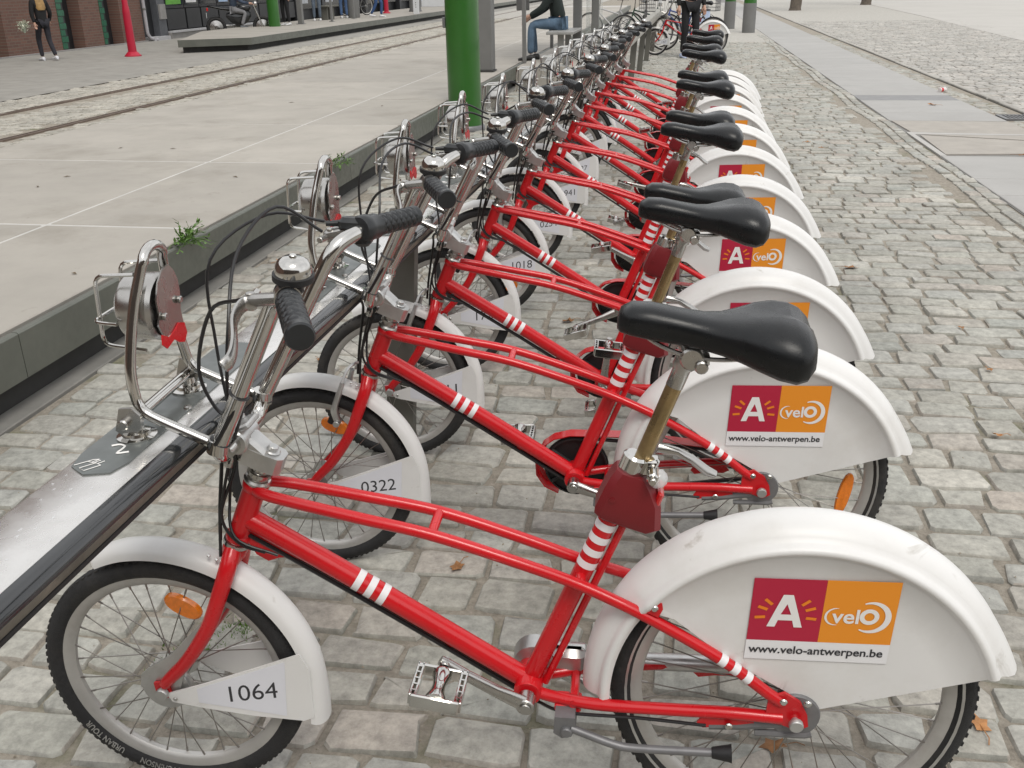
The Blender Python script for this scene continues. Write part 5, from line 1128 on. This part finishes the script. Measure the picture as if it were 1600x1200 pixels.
# ------------------------------------------------------------ ordinary bicycles beyond
def city_bike(label, loc, rz, col, basket=False):
    B = thing('city_bicycle', label, 'bicycle', loc, rz, 'bicycles parked beyond the rail'); m = mat('paint'+label[:14], col, .35, coat=.4)
    R = .335
    for nm, x in (('front_wheel', -1.05), ('rear_wheel', 0)):
        W = part(nm, ('cwr',), lambda: rim_mesh(R), M_RIM, B, loc=(x, 0, R)); part('tyre', ('cwt',), lambda: tyre_mesh(R), M_TYRE, W); so = part('spokes', ('cws',), lambda: spokes_mesh(R), M_SPOKE, W); so['kind'] = 'stuff'; part('hub', ('cwh',), lambda: hub_mesh(.06, .024, .014), M_ALU, W)
    b = MB()
    for p in ([(-.86, 0, .62), (-.80, 0, .80)], [(-.84, 0, .68), (-.42, 0, .29)], [(-.42, 0, .29), (-.26, 0, .80)], [(-.82, 0, .76), (-.32, 0, .62)]): b.tube(p, .017, 10)
    for s in (-1, 1): b.tube([(-.42, s*.02, .29), (0, s*.06, R)], .009, 8); b.tube([(-.28, s*.02, .70), (0, s*.06, R)], .008, 8); b.tube(spline([(-.865, s*.03, .60), (-.93, s*.05, .50), (-1.05, s*.05, R)], 4), .011, 8)
    part('frame', None, b, m, B); part('saddle', ('csad',), lambda: MB().loft([[(x, w*math.cos(a), z+.02*math.sin(a)) for a in np.linspace(0, 2*math.pi, 11)[:-1]] for x, w, z in [(-.36, .012, .95), (-.33, .025, .955), (-.24, .035, .95), (-.16, .085, .955), (-.10, .08, .955), (-.08, .03, .95)]]), M_SADDLE, B); part('seat_post', ('cpost',), lambda: MB().tube([(-.28, 0, .74), (-.22, 0, .95)], .013, 10), M_STEEL, B)
    hbk = part('handlebar', ('chb',), lambda: MB().tube(fillet([(-.62, -.28, 1.02), (-.76, -.25, 1.04), (-.80, 0, 1.0), (-.76, .25, 1.04), (-.62, .28, 1.02)], .08), .012, 10).tube([(-.80, 0, .80), (-.785, 0, 1.0)], .013, 10), M_CHROME, B)
    for s in (-1, 1): part('grip', ('cgr', s), lambda s=s: MB().tube([(-.58, s*.287, 1.016), (-.70, s*.262, 1.034)], .017, 10), M_BLACK, hbk)
    part('mudguard', ('cmud',), lambda: MB().shell([[(.36*math.cos(a), -.025+.0125*k, R+.36*math.sin(a)) for k in range(5)] for a in np.radians(np.linspace(10, 190, 24))], .002), m, B); part('crank', ('ccr',), lambda: MB().tube([(-.42, -.08, .29), (-.52, -.08, .16)], .009, 8).tube([(-.42, .08, .29), (-.32, .08, .42)], .009, 8).lathe([(0, 0), (.09, 0), (.09, .004), (0, .004)], (-.42, .05, .29), (0, 1, 0), 24), M_STEEL, B)
    if basket:
        k_ = MB()
        for i in range(9):
            for (x0, y0, x1, y1) in ((-1.13, -.16+.04*i, -1.13, -.16+.04*i), (-.87, -.16+.04*i, -.87, -.16+.04*i)): k_.tube([(x0, y0, .78), (x1, y1, 1.0)], .003, 4)
        for z in (.78, .85, .92, 1.0): k_.tube([(-1.13, -.16, z), (-1.13, .16, z), (-.87, .16, z), (-.87, -.16, z)], .004, 4, closed=True)
        for i in range(7): k_.tube([(-1.13+.043*i, -.16, .78), (-1.13+.043*i, .16, .78)], .003, 4)
        kk = part('basket', None, k_, M_BLACK, B); kk['kind'] = 'stuff'
    return B
city_bike('black city bicycle leaning behind the separate hire bicycle', (-.55, 20.3, 0), rad(160), (.015, .015, .018), True)
city_bike('blue city bicycle with a white saddlebag parked farthest right of the far group', (.28, 21.6, 0), rad(25), (.03, .06, .22))
city_bike('grey city bicycle beside the bare end of the rail', (-1.0, 20.9, 0), rad(95), (.10, .10, .10), True)
city_bike('dark green city bicycle in the far group beyond the bare rail', (-.5, 22.2, 0), rad(20), (.02, .05, .03))
city_bike('silver city bicycle at the very back of the far group', (-1.4, 23.5, 0), rad(-15), (.4, .4, .4))
sb_ = thing('saddlebag', 'pale blue and white bag on the rearmost bicycle carrier', 'bag', (.22, 21.45, .48)); part('bag', None, MB().box((0, -.12, .12), (.36, .13, .30), None, .03), mat('bag_pale', (.42, .50, .66), .7, var=.2), sb_); part('flap', None, MB().box((0, -.12, .285), (.38, .15, .02), None, .008), mat('bag_dark', (.03, .03, .05), .7), sb_)
# ------------------------------------------------------------ far platform furniture and people
FPZ = .28
def fper(lab, x, y, rz, **k): return person(lab, (x, y, FPZ), rad(rz), H=1.55, group='people waiting on the far platform', **k)
fper('person in black trousers standing just right of the far green column', -11.9, 27.9, 160, leg=(.012, .012, .014), top=(.25, .24, .25))
fper('person in blue jeans by the bench on the far platform', -12.0, 33.6, 30, leg=(.06, .11, .22), top=(.05, .05, .08))
fper('person in tan jacket left of the bench on the far platform', -12.2, 31.4, 200, leg=(.10, .13, .17), top=(.38, .28, .18))
fper('person in dark trousers between bench and bin on the far platform', -12.1, 35.0, 250, leg=(.018, .02, .035), top=(.03, .03, .04))
fper('person in blue jeans and white shoes walking right of the bin on the far platform', -10.95, 34.2, 270, J=WALK, leg=(.035, .08, .20), shoe=(.7, .7, .72), top=(.06, .06, .08))
t = thing('litter_bin', 'round dark grey litter bin on the far platform', 'bin', (-11.75, 33.9, FPZ)); part('drum', None, MB().lathe([(.21, 0), (.225, .04), (.245, .95), (.235, 1.0), (.19, 1.0), (.18, .8), (0, .8)], (0, 0, 0), (0, 0, 1), 28), M_GREYP, t); part('rim', None, MB().lathe([(.245, .94), (.262, .95), (.262, .99), (.245, 1.0)], (0, 0, 0), (0, 0, 1), 28), M_GREY, t)
t = thing('platform_bench', 'small dark bench with wide pedestal on the far platform', 'bench', (-12.15, 32.4, FPZ)); part('seat', None, MB().box((0, 0, .43), (.4, 1.1, .05), None, .008), M_POSTM, t); part('pedestal', None, MB().box((0, .1, .2), (.26, .22, .40), None, .01), M_POSTM, t); part('leg', None, MB().box((0, -.42, .2), (.24, .06, .40), None, .008), M_POSTM, t)
for i, (x, y, l) in enumerate([(-11.75, 28.7, 'grey square post on the far platform behind the person in black trousers'), (-11.35, 30.4, 'thin grey post in the middle of the far platform'), (-11.45, 33.0, 'thin grey post just left of the round bin')]):
    t = thing('platform_post', l, 'post', (x, y, FPZ), 0, 'posts on the far platform'); w = .15 if i == 0 else .07; part('shaft', None, MB().box((0, 0, 1.3), (w, w, 2.6), None, .006), M_GREYP, t); part('base_plate', None, MB().box((0, 0, .008), (w+.08, w+.08, .016)), M_GREY, t)
t = thing('ticket_machine', 'white cabinet with a drilled white post at the far platform edge', 'cabinet', (-10.3, 37.2, FPZ)); M_WPAINT = mat('white_metal', (.60, .61, .62), .5, var=.05)
part('post', None, MB().box((0, 0, .9), (.22, .10, 1.8), None, .008), M_WPAINT, t); part('panel', None, MB().box((.62, .3, 1.0), (.95, .12, 1.5), None, .01), M_WPAINT, t)
for z in (.25, .33, .41): part('hole', ('hole',), lambda: MB().cyl((0, -.052, 0), (0, -.050, 0), .018, 10), M_INK, t, loc=(0, 0, z))
t = thing('planter_column', 'short grey concrete column on the far platform', 'column', (-11.2, 40.5, FPZ)); part('shaft', None, MB().lathe([(.24, 0), (.24, 1.2), (.20, 1.3), (0, 1.3)], (0, 0, 0), (0, 0, 1), 20), M_GREYP, t); part('base', None, MB().lathe([(.27, 0), (.27, .06), (.24, .07)], (0, 0, 0), (0, 0, 1), 20), M_GREY, t)
t = thing('street_post', 'slim red post on the far platform right of the bin', 'post', (-11.9, 38.6, FPZ)); part('shaft', None, MB().lathe([(.09, 0), (.07, 2.8), (0, 2.8)], (0, 0, 0), (0, 0, 1), 16), M_REDPOLE, t); part('flared_foot', None, MB().lathe([(.16, 0), (.16, .02), (.10, .07)], (0, 0, 0), (0, 0, 1), 16), M_REDPOLE, t)
city_bike('dark bicycle standing on the far platform between bin and red post', (-12.1, 36.6, FPZ), rad(60), (.02, .025, .03))
# motorcycle and rider
MC = thing('motorcycle', 'dark motorcycle with small white number plate beside the far green column', 'motorcycle', (-13.0, 27.0, 0), rad(205)); M_MBK = mat('motor_black', (.015, .016, .018), .3, coat=.5)
for nm, x in (('front_wheel', -.66), ('rear_wheel', .66)):
    W = part(nm, ('mcr',), lambda: MB().lathe([(.05, -.06), (.19, -.03), (.2, 0), (.19, .03), (.05, .06)], (0, 0, 0), (0, 1, 0), 24), M_STEEL, MC, loc=(x, 0, .29)); part('tyre', ('mct',), lambda: MB().lathe([(.24+.05*math.cos(a), .055*math.sin(a)) for a in np.linspace(0, 2*math.pi, 13)[:-1]], (0, 0, 0), (0, 1, 0), 32, closed=True), M_TYRE, W)
part('engine_body', None, MB().loft([[(x, w*math.cos(a), z+h*math.sin(a)) for a in np.linspace(0, 2*math.pi, 13)[:-1]] for x, w, z, h in [(-.35, .05, .62, .08), (-.25, .12, .58, .18), (.0, .14, .52, .22), (.2, .11, .55, .17), (.35, .06, .60, .06)]]), M_MBK, MC)
part('fuel_tank', None, MB().ball((-.15, 0, .80), (.24, .13, .10), 16, 10), M_MBK, MC); part('seat', None, MB().loft([[(x, w*math.cos(a), z+h*math.sin(a)) for a in np.linspace(0, 2*math.pi, 13)[:-1]] for x, w, z, h in [(.0, .08, .78, .04), (.1, .13, .76, .06), (.45, .12, .80, .05), (.75, .08, .86, .04), (.85, .03, .87, .02)]]), M_SADDLE, MC)
part('tail_light', None, MB().box((.86, 0, .78), (.05, .16, .09), None, .01), M_REDLENS, MC); part('number_plate', None, MB().box((.90, 0, .62), (.012, .17, .14), None, .002), M_WPAINT, MC); part('fork', None, MB().tube([(-.42, -.09, .95), (-.66, -.09, .29)], .025, 10).tube([(-.42, .09, .95), (-.66, .09, .29)], .025, 10), M_STEEL, MC)
part('handlebar', None, MB().tube(spline([(-.25, -.36, 1.0), (-.40, -.2, 1.04), (-.42, 0, 1.0), (-.40, .2, 1.04), (-.25, .36, 1.0)], 4), .014, 10), M_MBK, MC); part('headlamp', None, MB().lathe([(0, 0), (.09, .02), (.10, .08), (0, .1)], (-.46, 0, .90), (-1, 0, 0), 16), M_STEEL, MC); part('exhaust', None, MB().tube([(-.1, -.14, .30), (.4, -.17, .32), (.85, -.18, .42)], [.03, .045, .05], 12), M_STEEL, MC); part('mudguard', None, MB().shell([[(.66+.33*math.cos(a), -.07+.035*k, .29+.33*math.sin(a)) for k in range(5)] for a in np.radians(np.linspace(0, 130, 14))], .004), M_MBK, MC)
RIDE = dict(SIT); RIDE.update(lk=(-.22, .36, .46), la=(-.20, .22, .09), rk=(.22, .36, .46), ra=(.20, .22, .09), lh=(-.10, .02, .54), rh=(.10, .02, .54), lw=(-.30, .50, .72), rw=(.30, .50, .72), le=(-.28, .26, .76), re=(.28, .26, .76), sp=(0, .02, .72), ch=(0, .06, .92), nk=(0, .08, 1.04), hd=(0, .12, 1.15), tp=(0, .13, 1.27))
person('rider in mottled blue shirt and grey trousers astride the motorcycle', (-13.12, 26.94, .25), rad(205+90), RIDE, top=(.05, .07, .11), leg=(.20, .20, .21), shoe=(.12, .13, .14), hair=(.03, .02, .015), H=1.6)
# ------------------------------------------------------------ weeds, moss, leaves, litter
M_WEED = mat('weed_leaf', (.09, .18, .03), .5, var=.35, vscale=30)
def weed(label, loc, n, L, seed, trail=0):
    r = np.random.default_rng(seed); t = thing('weed', label, 'weed', loc, 0, 'weeds in the platform edge'); b = MB(); st = MB()
    for i in range(n):
        a = r.uniform(0, 6.28); e = r.uniform(-.2, 1.1); l = L*r.uniform(.5, 1.1); d = V3((math.cos(a)*math.cos(e)*.6+.25, math.sin(a)*math.cos(e), math.sin(e))); base = V3((r.normal()*.01, r.normal()*.05, 0)); tip = base+d*l+V3((0, 0, -l*.35*r.random()))
        if trail: base = base+V3((.02, 1, -.12))*trail*r.random(); tip = base+d*l
        st.tube(spline([base, (base+tip)/2+V3((0, 0, l*.15)), tip], 3), .0015, 4)
        for q in (.35, .55, .75, .95):
            c = base+(tip-base)*q+V3((0, 0, l*.12*math.sin(q*3.1))); dd = nrm(d+r.normal(size=3)*.6); sd_ = nrm(np.cross(dd, (0, .3, 1)))*.007; ll = .034*r.uniform(.6, 1.2); b.add([c, c+dd*ll*.5+sd_, c+dd*ll+V3((0, 0, -.004)), c+dd*ll*.5-sd_], [(0, 1, 2, 3)])
    part('stems', None, st, M_WEED, t)['kind'] = 'stuff'; part('leaves', None, b, M_WEED, t, smooth=0)['kind'] = 'stuff'
weed('bushy green weed in the platform edge behind the nearest lamp', (-2.522, 2.84, .275), 46, .125, 1); weed('trailing green weed on the platform edge farther along', (-2.53, 4.85, .280), 30, .09, 2, trail=.28)
# moss and grass tufts in the joints by the nearest front wheel
r = np.random.default_rng(8); b = MB()
for cx, cy, s, n in ((-1.26, .30, .035, 260), (-1.20, .40, .03, 120), (-1.30, .22, .02, 80)):
    for _ in range(n):
        p = V3((cx+r.normal()*s, cy+r.normal()*s*.7, -.006)); h = r.uniform(.008, .022); d = V3((r.normal()*.008, r.normal()*.008, h)); w = V3((.0018, .001, 0)); b.add([p-w, p+w, p+d], [(0, 1, 2)])
o = tag(link('moss', b.mesh('moss', mat('moss', (.10, .19, .025), .7, var=.3, vscale=40), 0)), 'green moss tufts between the setts by the nearest front wheel', 'moss'); o['kind'] = 'stuff'
M_LEAF = mat('dry_leaf', (.30, .14, .05), .7, var=.4, vscale=25, objrand=.35)
def leaf(label, x, y, z, s, rz, seed):
    r = np.random.default_rng(seed); P = []; n = 11; b = MB(); out = [1, .62, .95, .55, .85, .5, .5, .85, .55, .95, .62]
    G = [(0, 0, .006)]+[(s*out[i]*math.cos(2*math.pi*i/n)*1.2, s*out[i]*math.sin(2*math.pi*i/n)*.8, .004+s*.25*abs(r.normal())*out[i]) for i in range(n)]
    b.add(G, [(0, i+1, (i+1) % n+1) for i in range(n)]); b.tube([(0, 0, .006), (-s*1.4, .0, .010), (-s*1.9, s*.2, .006)], .0012, 4)
    o = link('fallen_leaf', b.mesh('fallen_leaf', M_LEAF, 0), None, (x, y, z), (0, 0, rz)); tag(o, label, 'leaf', 'fallen leaves')
def at_ground(px, py, z=.008):
    v = _r*((px-800)/CAM_F)+_d*((py-600)/CAM_F)+_f; t_ = (z-CAM_POS[2])/v.z; return CAM_POS[0]+v.x*t_, CAM_POS[1]+v.y*t_
for i, (px, py, s, lab) in enumerate([(1328, 418, .040, 'large orange leaf on the setts right of the fifth white mudguard'), (1531, 1133, .030, 'brown leaf at the lower right beside the nearest rear tyre'), (1212, 1166, .030, 'pale curled leaf under the nearest rear wheel'), (1228, 170, .026, 'small brown leaf beside the far white mudguards'), (1262, 222, .030, 'reddish leaf left of the sett border, nearer one of two'), (1283, 231, .030, 'ochre leaf left of the sett border, right of a reddish one'), (888, 502, .034, 'brown leaf below a pedal of the third bicycle'), (500, 562, .022, 'reddish leaf behind the lamp near the platform edge'), (440, 408, .035, 'dry leaf at the foot of the platform edge'), (1458, 164, .055, 'crumpled brown leaf on the slab path'), (715, 885, .026, 'small red-brown leaf below the nearest top tubes'), (1598, 243, .05, 'brown leaf at the right edge of the path'), (1502, 512, .02, 'tiny orange leaf on the setts at far right'), (1560, 680, .02, 'tiny brown leaf on the setts near the right edge'), (1545, 578, .018, 'tiny pale leaf on the setts right of the mudguards'), (760, 470, .02, 'small tan leaf among the front wheels')]):
    x, y = at_ground(px, py); leaf(lab, x, y, .004 if px < 1440 or py > 300 else .006, s, i*1.7, i)
for i, (px, py, s, lab) in enumerate([(265, 232, .03, 'lower right'), (184, 232, .03, 'lower left'), (372, 277, .035, 'nearest to the bushy weed'), (112, 275, .03, 'forked, left'), (60, 290, .03, 'leftmost'), (450, 160, .04, 'farther along'), (595, 166, .04, 'farthest right, left of the green column'), (120, 428, .02, 'pale, in the nearest left slab')]):
    v = _r*((px-800)/CAM_F)+_d*((py-600)/CAM_F)+_f; t_ = (ZP+.004-CAM_POS[2])/v.z
    x, y = CAM_POS[0]+v.x*t_, CAM_POS[1]+v.y*t_; b = MB(); b.add([(0, 0, 0), (s, .006, .004), (s*1.8, 0, .001), (s*.9, -.008, .006)], [(0, 1, 2, 3)])
    o = link('dry_twig', b.mesh('dry_twig', mat('twig', (.13, .10, .06), .8, var=.3), 0), None, (x, y, ZP+.003), (0, 0, i*1.3)); tag(o, 'dry scrap on the platform slabs, '+lab, 'twig', 'scraps on the platform slabs')
x, y = at_ground(1472, 143); t = thing('crushed_can', 'small crushed red and white can at the edge of the path', 'can', (x, y, .03), rad(30)); part('can_body', None, MB().lathe([(.0, -.06), (.026, -.058), (.031, -.05), (.026, 0), (.031, .045), (.026, .055), (0, .056)], (0, 0, 0), (1, .2, 0), 16), mat('can_white', (.75, .72, .70), .3, metal=.3), t); part('can_band', None, MB().lathe([(.0315, -.05), (.0275, -.01), (.0275, .0)], (0, 0, 0), (1, .2, 0), 16), M_RED, t)
